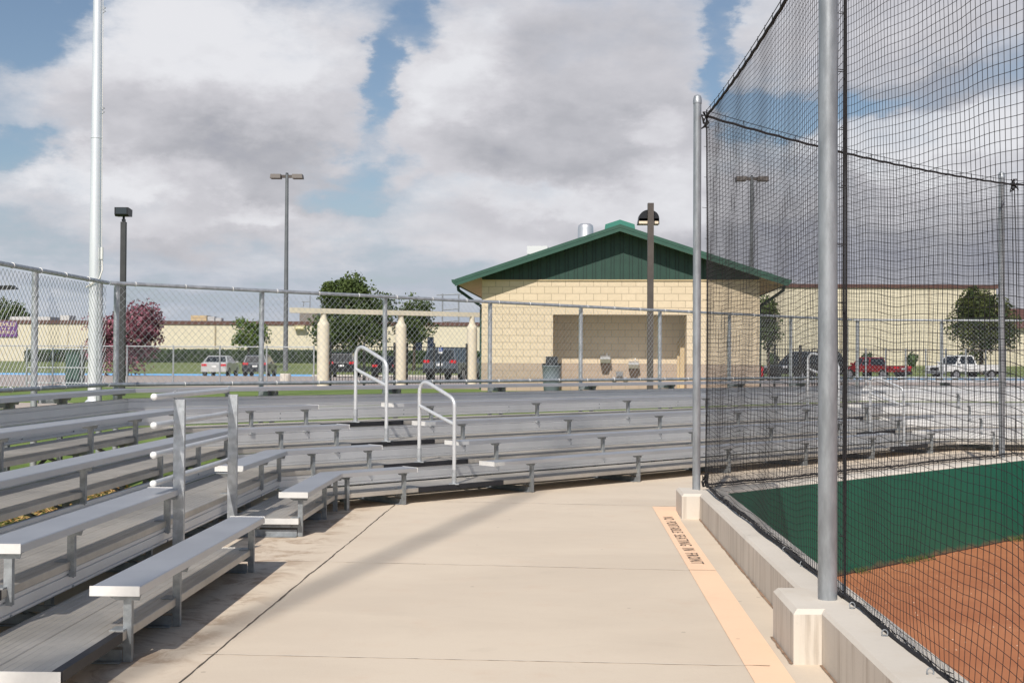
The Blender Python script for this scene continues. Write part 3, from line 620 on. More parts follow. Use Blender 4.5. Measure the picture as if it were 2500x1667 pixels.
# ------------------------------------------------------------------ chain link fence behind the top row
def chain(mb, P, t0, t1, z0, z1, w=.084, r=.0021):
    n = int((t1 - t0) / (w / 2)); k = int((z1 - z0) / (w / 2))
    for i in range(n):
        pts = [(t0 + (i + (j + i) % 2) * w / 2, z0 + j * w / 2) for j in range(k + 1)]
        vs = []
        for j, (t, z) in enumerate(pts):
            o = .0018 if (j + i) % 2 else -.0018
            c = P(t, o, z)
            du = P(t + 1, o, z) - c; dn = P(t, 1 + o, z) - c
            vs += [c + du * r, c - du * r * .6 + dn * r, c - du * r * .6 - dn * r]
        mb.add(vs, [(a * 3 + b, a * 3 + (b + 1) % 3, (a + 1) * 3 + (b + 1) % 3, (a + 1) * 3 + b) for a in range(k) for b in range(3)], False)
DF = 2.804; ZT, ZB = 2.364, 1.238
def backfence(F, t0, t1, posts, label, org, gate=False):
    root = thing('chain_link_fence', label, 'fence', org, 'chain link fences behind the bleachers')
    for t in posts:
        mb = MB(); mb.tube([F.P(t, DF + .055, -.02), F.P(t, DF + .055, ZT - .012)], .031, 12)
        mb.tube([F.P(t, DF + .055, ZT - .012), F.P(t, DF + .055, ZT + .02), F.P(t, DF + .055, ZT + .026)], [.035, .035, .012], 12)
        p_ = mb.build('post', galv, root)
        for z in (ZT - .25, ZT - .55, ZT - .85): mb = MB(); mb.tube([F.P(t - .036, DF + .055, z), F.P(t, DF + .015, z), F.P(t + .036, DF + .055, z)], .005, 5); mb.build('tie', galv, p_)
    for z, nm in ((ZT, 'top_rail'), (ZB, 'bottom_rail')):
        mb = MB(); mb.tube([F.P(t0, DF, z), F.P(t1, DF, z)], .0225, 12); rr = mb.build(nm, galv, root)
        mb = MB(); n = int((t1 - t0) / .62)
        for i in range(n):
            t = t0 + .3 + i * .62; c = F.P(t, DF, z)
            mb.tube([c + (F.n * math.cos(a) + Vector((0, 0, 1)) * math.sin(a)) * .0255 for a in [j * math.pi / 4 for j in range(9)]], .0042, 5, cap=False)
        mb.build('wire_tie', alucap, rr)
    mb = MB(); chain(mb, (lambda t, o, z: F.P(t, DF - .012 + o, z)), t0 + .04, t1 - .04, ZB - .01, ZT - .02)
    mb.build('wire_mesh', wire, root)
    return root
e2 = DF * TM
backfence(FL, -7.2, e2 - .02, [-4.4, -2.55, -.675, 1.06], 'grey chain link fence behind the left bleacher wing, near the flagpole', tuple(FL.P(-3, DF, 0)))
backfence(FM, -e2 + .02, LM + e2 - .02, [-1.04] + [t for t in fr] + [LM + 1.05], 'long grey chain link fence behind the middle bleacher wing', tuple(FM.P(6, DF, 0)))
backfence(FR, -e2 + .02, 9.5, [-1.05, .6, 2.5, 4.4, 6.3, 8.2], 'sunlit chain link fence behind the far right bleacher wing', tuple(FR.P(3, DF, 0)))

# ------------------------------------------------------------------ backstop poles and netting
def pole(label, x, y, z0, z1, r):
    root = thing('backstop_pole', label, 'pole', (x, y, z0), 'galvanised poles carrying the backstop net')
    mb = MB(); mb.tube([(x, y, z0 - .02), (x, y, z1 - .06)], r, 28); mb.build('pole_shaft', galvpole, root)
    mb = MB(); mb.lathe((x, y, z1 - .06), [(r * 1.10, 0), (r * 1.12, .035), (r * 1.05, .04), (r * 1.04, .055), (r * .85, .078), (r * .4, .088), (.001, .09)], 24); mb.build('pole_cap', galvpole, root)
    return root
P0 = (1.40, .9); P2 = (1.677, 6.545); P1 = (1.862, 12.42); P3 = (6.835, 17.20)
pole('thick galvanised backstop pole nearest the camera, rising out of the top of the picture', *P2, ZW0, 4.25, .0505)
pole('galvanised backstop pole at the corner of the low wall, its capped top in view', *P1, ZW1, 4.19, .040)
pole('farthest galvanised backstop pole, at the right above the green wall', *P3, ZW1, 4.17, .042)
N0, N2, N1, N3 = Vector((1.575, 1.0)), Vector((1.772, 6.56)), Vector((1.952, 12.42)), Vector((6.965, 17.08)); N4 = N3 + Vector((u3.x, u3.y)) * 5.6
def netspan(A, B, side, label, seed, extra=.0, nearbag=.05, foldk=1.0, drop=0.0, cell=.050, r=.00125):
    """A,B plan points; side = unit normal towards the field"""
    L = (B - A).length; d = (B - A).normalized(); s = Vector(side).normalized()
    root = thing('safety_net', label, 'netting', (A.x, A.y, .3), 'black safety net spans of the backstop')
    rnd = random.Random(seed); ph = [rnd.uniform(0, 6.28) for _ in range(8)]
    def ztop_(t): x = t / L; return 4.06 - .075 * 4 * x * (1 - x) - drop * t
    zb = .292
    def Pn(t, v):                # v in 0..1 from bottom to top
        zt_ = ztop_(t) - .055; z = zb + (zt_ - zb) * v
        e = math.sin(math.pi * min(1, max(0, t / L))); low = math.exp(-v * 3.8)
        e2 = min(1, t / .35, (L - t) / .35); e2 = max(0, e2)
        bag = nearbag * e * math.sin(math.pi * min(1, v * 1.1)) * .6
        fold = foldk * low * e2 * (.034 * math.sin(t * 3.4 + ph[0] + v * 5) + .007 * math.sin(t * 8.3 + ph[1] - v * 7)) * math.sin(min(1, v * 9) * 1.57)
        wob = e2 * .006 * math.sin(t * 5 + z * 2.1 + ph[2])
        nrm = bag + fold + wob
        dz = e2 * (.012 * math.sin(t * 3.3 + ph[3]) * (1 - v) + .002 * math.sin(t * 11 + z * 1.7 + ph[4]) + .004 * math.sin(t * 5.1 - z * 2.3 + ph[5]) + .05 * low * math.sin(t * 2.3 + ph[6]) * min(1, v * 25) + .025 * math.exp(-v * 2) * abs(math.sin(t * 3.6 + ph[1])) * min(1, v * 12))
        dt = e2 * (.010 * math.sin(z * 2.1 + t * 2 + ph[7]) + .012 * low * math.sin(t * 4 + ph[0]))
        p = A + d * (t + dt) + s * nrm
        sidec = 0
        if t < .5: sidec = .03 * math.sin(v * math.pi) * (1 - t / .5)
        if L - t < .5: sidec = -.03 * math.sin(v * math.pi) * (1 - (L - t) / .5)
        p = p + d * sidec
        return Vector((p.x, p.y, z + dz))
    nc = int(L / cell); nr = 86
    G = [[Pn(L * i / nc, j / nr) for j in range(nr + 1)] for i in range(nc + 1)]
    dd = Vector((d.x, d.y, 0)); ss_ = Vector((s.x, s.y, 0)); zz = Vector((0, 0, 1)); mb = MB()
    for i in range(nc + 1):
        vs = []
        for j in range(nr + 1): p = G[i][j]; vs += [p + dd * r, p - dd * r * .6 + ss_ * r, p - dd * r * .6 - ss_ * r]
        mb.add(vs, [(a * 3 + b, a * 3 + (b + 1) % 3, (a + 1) * 3 + (b + 1) % 3, (a + 1) * 3 + b) for a in range(nr) for b in range(3)])
    for j in range(nr + 1):
        vs = []
        for i in range(nc + 1): p = G[i][j]; vs += [p + zz * r, p - zz * r * .6 + ss_ * r, p - zz * r * .6 - ss_ * r]
        mb.add(vs, [(a * 3 + b, a * 3 + (b + 1) % 3, (a + 1) * 3 + (b + 1) % 3, (a + 1) * 3 + b) for a in range(nc) for b in range(3)])
    mb.build('net_mesh', twine, root)
    n = 60
    mb = MB(); mb.tube([Vector((*(A + d * (L * i / n)), ztop_(L * i / n))) for i in range(n + 1)], .0035, 6); cb = mb.build('top_cable', darkm, root)
    mb = MB(); mb.tube([Vector((*(A + d * (L * i / n)), ztop_(L * i / n) - .055 + .004 * math.sin(i * 1.9))) for i in range(n + 1)], .013, 7); mb.build('border_rope', ropem, root)
    mb = MB(); k = int(L / .30)
    for i in range(k + 1):
        t = L * i / k; c = Vector((*(A + d * t), ztop_(t))); mb.tube([c + zz * .012, c - zz * .05 + dd * .01], .0035, 4)
    mb.build('snap_hook', darkm, root)
    mb = MB(); pts = []
    for i in range(121):
        t = L * i / 120; q = A + d * t + s * .006 * math.sin(t * 5 + ph[1]); pts.append(Vector((q.x, q.y, ZW0 - .012 + max(0, .03 * (3 - q.y)) + .022 + .006 * math.sin(t * 2.7 + ph[2]) + .005 * rnd.uniform(-1, 1))))
    mb.tube(pts, [.0095 + .003 * rnd.random() for _ in pts], 7); mb.tube([p - zz * .022 + ss_ * .012 for p in pts], .006, 5)
    mb.build('bottom_rope', ropem, root)
    mb = MB()       # slack meshes bunched along the bottom rope
    for i in range(int(L / .045)):
        t = i * .045; q = A + d * t; h = rnd.uniform(.015, .04); o = rnd.uniform(.0, .05)
        a = Vector((q.x, q.y, .305)); b = Vector(((q + d * .022 + s * o).x, (q + d * .022 + s * o).y, .305 - h)); c = Vector(((q + d * .045).x, (q + d * .045).y, .305))
        mb.tube([a, b, c], .0017, 3)
    mb.build('slack_mesh', twine, root)
    for t, nm in ((0.0, 'side_rope'),):
        mb = MB(); pts = []
        for j in range(41):
            v = j / 40; p = Pn(0, v); pts.append(p)
        mb.tube(pts, .0065, 7); sr = mb.build(nm, ropem, root)
        mb = MB()
        for j in range(1, 12):
            p = Pn(0, j / 12); o = Vector((-.05, -.01, .004)); mb.tube([p, p + o * (.6 + .5 * (j % 3 == 0))], .0028, 4)
        mb.build('pole_tie', ropem, sr)
    return root
netspan(N2, N0, (1, -.03), 'nearest span of black netting, right of the thick pole over the red clay', 2, nearbag=.05, drop=.12, cell=.056)
netspan(N2, N1, (1, -.03), 'black netting span between the thick near pole and the corner pole', 5, nearbag=.015, foldk=.22, r=.0015)
netspan(N1, N3, (.68, -.73), 'netting span from the corner pole to the farthest pole, before the middle wing', 9, nearbag=.05, r=.0017)
netspan(N3, N4, (0, -1), 'black netting span running off to the right of the farthest pole', 12, nearbag=.05, r=.0017)
mb = MB(); c = Vector((*N1, 4.0))
for i in range(6): mb.tube([c + Vector((random.uniform(-.05, .03), random.uniform(-.03, .03), random.uniform(-.12, .06))) for _ in range(4)], .008, 5)
tag(mb.build('rope_knot', ropem), 'black rope knot tying the net to the corner pole top', 'knot', 'rope knots of the net')
mb = MB(); c = Vector((*N1, .36))
for i in range(6): mb.tube([c + Vector((random.uniform(-.04, .03), random.uniform(-.03, .03), random.uniform(-.09, .06))) for _ in range(4)], .009, 5)
tag(mb.build('rope_knot', ropem), 'black rope knot at the foot of the corner pole on the wall', 'knot', 'rope knots of the net')
mb = MB(); c = Vector((*N3, 4.0))
for i in range(6): mb.tube([c + Vector((random.uniform(-.06, .06), random.uniform(-.03, .03), random.uniform(-.1, .08))) for _ in range(4)], .010, 5)
tag(mb.build('rope_knot', ropem), 'black rope knot at the top of the farthest backstop pole', 'knot', 'rope knots of the net')

# ------------------------------------------------------------------ flagpole
fx, fy = -7.71, 22.75
root = thing('flagpole', 'tall silvery white flagpole with a halyard rope on a round flared base', 'flagpole', (fx, fy, .666))
mb = MB(); mb.tube([(fx, fy, .68), (fx, fy, 3.0), (fx, fy, 8.5), (fx, fy, 13.0)], [.108, .105, .078, .05], 28)
for z in (4.35, 5.6): mb.tube([(fx, fy, z), (fx, fy, z + .012)], .1, 24)
mb.build('pole_shaft', flagm, root)
mb = MB(); mb.lathe((fx, fy, .666), [(.30, 0), (.30, .012), (.26, .03), (.17, .055), (.125, .10), (.112, .11)], 28); mb.build('base_collar', flagm, root)
mb = MB(); hx = fx + .125
mb.tube([(hx + .01, fy - .03, 3.1), (hx - .005, fy - .03, 5.0), (hx - .02, fy - .02, 8.0), (hx - .05, fy - .02, 12.6)], .006, 5)
mb.tube([(hx + .01, fy - .03, 3.4), (hx + .03, fy - .05, 3.16), (hx, fy - .12, 3.0), (fx - .02, fy - .14, 2.90), (fx - .13, fy - .08, 2.84)], .014, 6)
mb.build('halyard', mat('rope_white', (.72, .70, .66), .8), root)
for z in (3.22, 3.30, 6.05, 6.12, 7.92, 7.98): mb = MB(); mb.tube([(hx - .02, fy - .03, z), (hx + .035, fy - .04, z + .03), (hx - .01, fy - .03, z + .06)], .009, 5); mb.build('snap_clip', galvdark, root)
mb = MB(); mb.tube([(hx + .012, fy - .04, 3.36), (hx + .012, fy - .04, 3.58)], .026, 8); mb.build('cleat_cover', mat('plug_white2', (.74, .74, .72), .5), root)
mb = MB(); mb.lathe((fx, fy, 13.0), [(.05, 0), (.1, .05), (.12, .12), (.1, .19), (.01, .24)], 16); mb.build('finial', flagm, root)

# ------------------------------------------------------------------ lamp posts
lx, ly = -9.48, 30.0
root = thing('floodlight_post', 'square dark grey post topped by one black box floodlight, beside the flagpole', 'floodlight', (lx, ly, .66))
mb = MB(); mb.box((lx - .06, ly - .06, .64), (lx + .06, ly + .06, 4.86)); mb.build('post', mat('post_darkgrey', (.055, .055, .058), .5, .2, .1, 4), root)
mb = MB(); mb.tube([(lx, ly, 4.86), (lx, ly, 4.99)], .03, 10); mb.box((lx - .035, ly - .05, 4.87), (lx + .035, ly + .05, 4.93)); mb.build('swivel', darkm, root)
mb = MB(); mb.prism([(lx - .175, y, z) for y, z in ((ly - .17, 5.03), (ly - .12, 4.985), (ly + .15, 5.0), (ly + .17, 5.17), (ly - .17, 5.20))], [(lx + .16, y, z) for y, z in ((ly - .17, 5.03), (ly - .12, 4.985), (ly + .15, 5.0), (ly + .17, 5.17), (ly - .17, 5.20))])
hd = mb.build('lamp_head', darkm, root)
mb = MB(); mb.box((lx - .14, ly - .174, 5.045), (lx + .12, ly - .1705, 5.185)); mb.build('glass_face', mat('lamp_glass', (.02, .028, .035), .1, spec=.9), hd)
def parking_light(label, x, y, zg):
    root = thing('parking_light', label, 'street lamp', (x, y, zg), 'tall twin headed parking lot lights')
    mb = MB(); mb.tube([(x, y, zg + .5), (x, y, 8.62)], [.095, .062], 14); mb.build('pole', polegrey, root)
    mb = MB(); mb.lathe((x, y, zg - .05), [(.21, 0), (.21, .42), (.19, .46), (.001, .46)], 20); mb.build('concrete_base', wall_m, root)
    for s in (-1, 1):
        mb = MB(); mb.box((min(x + s * .05, x + s * .24), y - .04, 8.47), (max(x + s * .05, x + s * .24), y + .04, 8.58)); a = mb.build('arm', bronze, root)
        mb = MB(); X0, X1 = x + s * .22, x + s * .60
        pr = [(-.2, 8.44), (.2, 8.44), (.17, 8.60), (-.17, 8.60)]
        mb.prism([(X0, y + q, z) for q, z in pr], [(X1 + s * .02 * (z < 8.5), y + q, z) for q, z in pr]); mb.build('lamp_head', bronze, root)
    mb = MB(); mb.tube([(x, y, 8.6), (x, y, 8.66)], .05, 10); mb.build('pole_top', darkm, root)
parking_light('tall grey parking lot light with two flat heads, left of the block building', -8.63, 47, .60)
parking_light('tall two headed parking lot light seen through the netting, right of the block building', 9.13, 47, .60)
q = .788; x, y = 3.70 * q, 33.0 * q
def zz_(z): return EYE + (z - EYE) * q
root = thing('dome_lamp', 'brown square lamp post with half dome shade in front of the block building', 'street lamp', (x, y, .66))
mb = MB(); mb.box((x - .062, y - .062, .62), (x + .062, y + .062, zz_(5.77))); mb.build('post', bronze, root)
mb = MB(); n = 14; A = [(x + (-.03 + .272 * math.cos(math.pi * i / n)) * q, y + .063, zz_(5.375 + .235 * math.sin(math.pi * i / n))) for i in range(n + 1)]
A = [(x + .243 * q, y + .063, zz_(5.22))] + A + [(x - .33 * q, y + .063, zz_(5.22))]; B = [(p[0], y + .33, p[2]) for p in A]
n = len(A); mb.add(A + B, [(i, i + 1, n + i + 1, n + i) for i in range(n - 1)]); mb.add(A[1:-1], [tuple(range(n - 2))]); mb.add(B, [tuple(range(n))])
mb.box((x - .33 * q, y + .0631, zz_(5.213)), (x + .245 * q, y + .075, zz_(5.232))); mb.build('dome_shade', darkm, root)
mb = MB(); mb.box((x - .30 * q, y + .09, zz_(5.235)), (x + .225 * q, y + .30, zz_(5.305))); mb.build('lens', mat('lens_cream', (.80, .66, .50), .5), root)
# lamp at the left edge
x, y = -14.68, 35
root = thing('street_lamp', 'dark lamp with flat oval head, cut by the left edge of the picture', 'street lamp', (x, y, .66))
mb = MB(); mb.tube([(x, y, .64), (x, y, 3.75)], .07, 12); mb.build('post', bronze, root)
mb = MB(); mb.prism([(x + .07, y - .12, 3.47), (x + .07, y + .12, 3.47), (x + .07, y + .12, 3.58), (x + .07, y - .12, 3.58)], [(x + .62, y - .12, 3.49), (x + .62, y + .12, 3.49), (x + .5, y + .12, 3.60), (x + .5, y - .12, 3.60)]); mb.build('lamp_head', darkm, root)
# tall light standard behind the camera that throws the soft band of shade
x, y = -1.12 - 25 * math.sin(R(SUN_AZ)), 9.0 - 25 * math.cos(R(SUN_AZ))
root = thing('field_light_pole', 'tall field light standard behind the camera whose soft shadow crosses the walkway', 'light pole', (x, y, 0))
mb = MB(); mb.tube([(x, y, -.6), (x, y, 34)], [.070, .060], 16); mb.build('pole', galvpole, root)

# ------------------------------------------------------------------ concession building of split block
BA = R(-4.2); bo = Vector((-.887, 35.9, .64)); bxv = Vector((math.cos(BA), math.sin(BA), 0)); byv = Vector((-math.sin(BA), math.cos(BA), 0))
def Bp(x, y, z): return bo + bxv * x + byv * y + Vector((0, 0, z))
bld = bpy.data.objects.new('block_building', None); col.objects.link(bld); bld.location = bo; bld.rotation_euler = (0, 0, BA)
tag(bld, 'cream split block building with green gable roof and an open alcove holding drinking fountains', 'building')
def bbuild(mb, name, m, parent=None):
    me = bpy.data.meshes.new(name); me.from_pydata([tuple(v) for v in mb.v], [], mb.f); me.polygons.foreach_set('use_smooth', mb.sm); me.materials.append(m)
    o = bpy.data.objects.new(name, me); col.objects.link(o); o.parent = parent or bld; return o
BWd, BH, BD = 8.0, 3.23, 11.0; ax0, ax1, az1 = 2.075, 5.93, 2.235; bz = .815
def wallrect(mb, x0, x1, z0, z1, y=0): mb.add([(x0, y, z0), (x1, y, z0), (x1, y, z1), (x0, y, z1)], [(0, 1, 2, 3)])
mb = MB(); wallrect(mb, 0, ax0, bz, BH); wallrect(mb, ax1, BWd, bz, BH); wallrect(mb, ax0, ax1, az1, BH)
mb.add([(0, 0, bz), (0, BD, bz), (0, BD, BH), (0, 0, BH)], [(3, 2, 1, 0)]); mb.add([(BWd, 0, bz), (BWd, BD, bz), (BWd, BD, BH), (BWd, 0, BH)], [(0, 1, 2, 3)]); wallrect(mb, 0, BWd, 0, BH, BD)
mb.add([(ax0, 0, bz), (ax0, 1.3, bz), (ax0, 1.3, az1), (ax0, 0, az1)], [(0, 1, 2, 3)]); mb.add([(ax1, 0, bz), (ax1, 1.3, bz), (ax1, 1.3, az1), (ax1, 0, az1)], [(3, 2, 1, 0)])
wallrect(mb, ax0, ax1, bz, az1, 1.3)
mb.add([(ax0, 0, az1), (ax1, 0, az1), (ax1, 1.3, az1), (ax0, 1.3, az1)], [(0, 1, 2, 3)])
bbuild(mb, 'block_wall', blockm)
mb = MB()
def slabx(x0, x1, y0, y1, z0, z1): mb.box((x0, y0, z0), (x1, y1, z1))
wallrect(mb, -.004, ax0, -.1, bz, -.012); wallrect(mb, ax1, BWd + .004, -.1, bz, -.012)
mb.add([(0, -.012, bz), (ax0, -.012, bz), (ax0, .0, bz), (0, 0, bz)], [(0, 1, 2, 3)]); mb.add([(ax1, -.012, bz), (BWd, -.012, bz), (BWd, .0, bz), (ax1, 0, bz)], [(0, 1, 2, 3)])
mb.add([(ax0, -.012, -.1), (ax0, 1.29, -.1), (ax0, 1.29, bz), (ax0, -.012, bz)], [(0, 1, 2, 3)]); mb.add([(ax1, -.012, -.1), (ax1, 1.29, -.1), (ax1, 1.29, bz), (ax1, -.012, bz)], [(3, 2, 1, 0)])
wallrect(mb, ax0, ax1, -.1, bz, 1.288)
mb.add([(BWd + .004, -.012, -.1), (BWd + .004, BD, -.1), (BWd + .004, BD, bz), (BWd + .004, -.012, bz)], [(0, 1, 2, 3)]); mb.add([(-.004, -.012, -.1), (-.004, BD, -.1), (-.004, BD, bz), (-.004, -.012, bz)], [(3, 2, 1, 0)])
bbuild(mb, 'base_course', blockd)
# gable siding with battens
RP = 4.78; SL = .332; cx = BWd / 2; ov = .60
def zr(x): return RP - SL * abs(x - cx)          # top of the roof
mb = MB(); mb.add([(0, -.004, BH), (BWd, -.004, BH), (BWd, -.004, zr(BWd) - .12), (cx, -.004, RP - .12), (0, -.004, zr(0) - .12)], [(0, 1, 2, 3, 4)])
ns_f = len(mb.f); k = 0; x = .12
while x < BWd - .1:
    mb.box((x, -.020, BH + .004), (x + .016, -.0045, zr(x + .008) - .13)); k += 1; x += (.265 - .09) if k % 2 else .09
gs = bbuild(mb, 'gable_siding', green_s); gs.data.materials.append(mat('seam_green', (.008, .026, .020), .6))
for p_ in gs.data.polygons:
    if p_.index >= ns_f: p_.material_index = 1
mb = MB(); mb.box((-.02, -.035, BH - .015), (BWd + .02, -.006, BH + .02)); bbuild(mb, 'wall_trim', tan_m)
# roof
OV = .72
mb = MB()
for s in (-1, 1):
    e = cx + s * (cx + OV); pts = [(cx, RP - .005), (e, zr(e) - .005), (e, zr(e) - .06), (cx, RP - .06)]
    A = [(x, -ov + .03, z) for x, z in pts]; B = [(x, BD + .5, z) for x, z in pts]
    if s > 0: mb.prism(A, B)
    else: mb.prism(A[::-1], B[::-1])
rf = bbuild(mb, 'roof', green_m)
mb = MB()
for s in (-1, 1):
    e = cx + s * (cx + OV)
    for (y0, y1, t0, t1) in ((-ov, -ov + .028, .0, .095), (-ov + .008, -ov + .03, .095, .20)):
        pts = [(cx, RP + .012 - t0), (e, zr(e) + .012 - t0), (e, zr(e) + .012 - t1), (cx, RP + .012 - t1)]
        A = [(x, y0, z) for x, z in pts]; B = [(x, y1, z) for x, z in pts]
        if s > 0: mb.prism(A, B)
        else: mb.prism(A[::-1], B[::-1])
bbuild(mb, 'rake_fascia', green_m, rf)
mb = MB()
for s in (-1, 1):
    e = cx + s * (cx + OV - .03); w0 = cx + s * cx
    pts = [(cx, RP - .10), (e, zr(e) - .10), (e, zr(e) - .13), (cx, RP - .13)]
    A = [(x, -ov + .032, z) for x, z in pts]; B = [(x, BD + .45, z) for x, z in pts]
    if s > 0: mb.prism(A, B)
    else: mb.prism(A[::-1], B[::-1])
bbuild(mb, 'soffit', tan_m, rf)
for s in (-1, 1):
    mb = MB(); e = cx + s * (cx + OV)
    pr = [(e, zr(e) + .0), (e + s * .10, zr(e) - .0), (e + s * .09, zr(e) - .07), (e + s * .04, zr(e) - .13), (e, zr(e) - .14)]
    A = [(x, -ov - .01, z) for x, z in pr]; B = [(x, BD + .5, z) for x, z in pr]
    if s > 0: mb.prism(A, B)
    else: mb.prism(A[::-1], B[::-1])
    bbuild(mb, 'gutter', green_m, rf)
    mb = MB(); xw = cx + s * (cx + .06)
    mb.tube([(e + s * .04, .5, zr(e) - .12), (e + s * .02, .5, zr(e) - .24), (xw, .5, zr(e) - .72), (xw, .5, zr(e) - .85), (xw, .5, .05)], .05, 6)
    bbuild(mb, 'downspout', green_s, bld)
mb = MB(); A = [(cx - .44, RP - .10), (cx - .42, RP + .05), (cx, RP + .185), (cx + .42, RP + .05), (cx + .44, RP - .10)]
mb.prism([(x, -.2, z) for x, z in A][::-1], [(x, BD + .3, z) for x, z in A][::-1]); bbuild(mb, 'ridge_cap', mat('ridge_green', (.05, .22, .165), .4, .2), rf)
mb = MB(); mb.lathe((2.98, 2.3, zr(2.98) - .15), [(.27, 0), (.27, .16), (.25, .20), (.238, .70), (.225, .78), (.16, .83), (.001, .84)], 28); bbuild(mb, 'round_vent', steel, rf)
mb = MB(); mb.box((1.22, 2.6, zr(1.4) - .1), (1.74, 3.1, zr(1.4) + .30)); mb.box((1.16, 2.52, zr(1.4) + .30), (1.80, 3.18, zr(1.4) + .55)); bbuild(mb, 'box_vent', mat('vent_white', (.74, .74, .73), .35, .3), rf)
mb = MB(); mb.box((ax1 - .13, .95, 0), (ax1 - .003, 1.28, 1.6)); mb.box((ax1 - .2, 1.2, .0), (ax1 - .13, 1.285, 1.5)); bbuild(mb, 'corner_post', tan_m)
def fountain(x, z, label, s=1.0):
    p = Bp(x, 1.28, z); root = thing('drinking_fountain', label, 'fountain', tuple(p), 'drinking fountains in the alcove'); root.rotation_euler = (0, 0, BA)
    def bb(mb, n, m, par):
        me = bpy.data.meshes.new(n); me.from_pydata([tuple(v) for v in mb.v], [], mb.f); me.polygons.foreach_set('use_smooth', mb.sm); me.materials.append(m); o = bpy.data.objects.new(n, me); col.objects.link(o); o.parent = par; return o
    mb = MB(); mb.prism([(-.15 * s, y, zz) for y, zz in ((0, -.12), (-.22, -.12), (-.34, 0), (-.34, .05), (0, .11))], [(.15 * s, y, zz) for y, zz in ((0, -.12), (-.22, -.12), (-.34, 0), (-.34, .05), (0, .11))]); bb(mb, 'basin', steel, root)
    mb = MB(); mb.prism([(-.12 * s, 0, -.12), (.12 * s, 0, -.12), (.12 * s, -.2, -.12), (-.12 * s, -.2, -.12)], [(-.09 * s, 0, -.42), (.09 * s, 0, -.42), (.09 * s, -.05, -.42), (-.09 * s, -.05, -.42)]); bb(mb, 'shroud', mat('shroud_brown', (.16, .12, .10), .5, .3), root)
    mb = MB(); mb.tube([(.05, -.10, .09), (.05, -.10, .16), (.05, -.14, .18)], .012, 8); mb.tube([(0, -.346, .02), (0, -.352, .02)], .025, 10); bb(mb, 'spout', steel, root)
fountain(3.60, .96, 'higher stainless drinking fountain on the left of the alcove wall')
fountain(4.44, .80, 'lower stainless drinking fountain on the right of the alcove wall')
for x, z, l in ((3.86, .36, 'left little round steel cap low on the alcove wall'), (4.20, .36, 'right little round steel cap low on the alcove wall')):
    mb = MB(); p = Bp(x, 1.27, z); mb.tube([p, p - byv * .03, p - byv * .05], [.07, .07, .05], 14); tag(mb.build('pipe_cap', steel), l, 'pipe cap', 'steel caps on the alcove wall')
mb = MB(); p = Bp(4.02, 1.27, .50); mb.box((p.x - .1, p.y - .05, p.z - .07), (p.x + .1, p.y, p.z + .09)); mb.box((p.x - .06, p.y - .08, p.z - .03), (p.x + .06, p.y - .05, p.z + .04)); tag(mb.build('valve_box', mat('valve_grey', (.30, .30, .31), .4, .5)), 'small grey valve box between the two fountains', 'box')
tp = Vector((1.11, 34.45, .665)); root = thing('trash_can', 'grey ribbed trash barrel with black lid hood left of the alcove', 'trash can', tuple(tp))
mb = MB(); mb.lathe(tp, [(.20, 0), (.215, .02), (.24, .35), (.247, .36), (.243, .38), (.262, .70), (.275, .71), (.275, .74), (.262, .75)], 28); mb.build('barrel', mat('barrel_grey', (.16, .19, .22), .55, 0, .05, 4), root)
mb = MB(); mb.lathe(tp, [(.27, .752), (.285, .76), (.27, .80), (.001, .80)], 24); mb.prism([(tp.x - .17, tp.y - .17, tp.z + .80), (tp.x + .17, tp.y - .17, tp.z + .80), (tp.x + .17, tp.y + .17, tp.z + .80), (tp.x - .17, tp.y + .17, tp.z + .80)], [(tp.x - .16, tp.y - .14, tp.z + .99), (tp.x + .16, tp.y - .14, tp.z + .99), (tp.x + .16, tp.y + .14, tp.z + .99), (tp.x - .16, tp.y + .14, tp.z + .99)]); mb.build('lid', darkm, root)

# ------------------------------------------------------------------ column gateway, fences of the lot
cols = [(-6.66, 43.5, .215), (-4.075, 45.2, .205), (-1.52, 46.8, .195)]
root = thing('gateway', 'cream gateway of three round columns with tapered necks under one long beam', 'gateway', (-4.07, 45.2, .6))
for (x, y, r) in cols:
    mb = MB(); mb.lathe((x, y, .55), [(r, 0), (r, 2.12), (r * .97, 2.16), (r * 1.0, 2.26), (r * .84, 2.29), (r * .66, 2.36), (r * .54, 2.46), (r * .48, 2.56), (r * .46, 2.66)], 26); mb.build('column', creamcol, root)
a, b = Vector((-7.7, 42.8, 0)), Vector((-1.22, 47.0, 0)); d = (b - a).normalized(); n = Vector((-d.y, d.x, 0)) * .09
mb = MB(); mb.hexa([a - n + Vector((0, 0, 3.16)), b - n + Vector((0, 0, 3.19)), b + n + Vector((0, 0, 3.19)), a + n + Vector((0, 0, 3.16)), a - n + Vector((0, 0, 3.34)), b - n + Vector((0, 0, 3.36)), b + n + Vector((0, 0, 3.36)), a + n + Vector((0, 0, 3.34))])
mb.build('beam', creamcol, root)
mb = MB()
for (x, y, r) in cols: mb.box((x - .04, y - .03, 3.10), (x + .04, y + .03, 3.2))
mb.build('column_pin', bronze, root)
def iron(a, b, n, label, postat=()):
    a, b = Vector(a), Vector(b); root = thing('iron_fence', label, 'fence', tuple(a), 'black iron picket fences of the parking lot')
    for i, t in enumerate(postat):
        p = a.lerp(b, t); mb = MB(); mb.box((p.x - .035, p.y - .035, .5), (p.x + .035, p.y + .035, 2.18)); mb.build('post', ironb, root)
    mb = MB()
    for i in range(n + 1):
        p = a.lerp(b, i / n); mb.box((p.x - .010, p.y - .010, .66), (p.x + .010, p.y + .010, 2.02))
    mb.build('pickets', ironb, root)
    for z, k in ((2.02, 'top_rail'), (.74, 'bottom_rail')):
        mb = MB(); mb.tube([(a.x, a.y, z), (b.x, b.y, z)], .02, 4); mb.build(k, ironb, root)
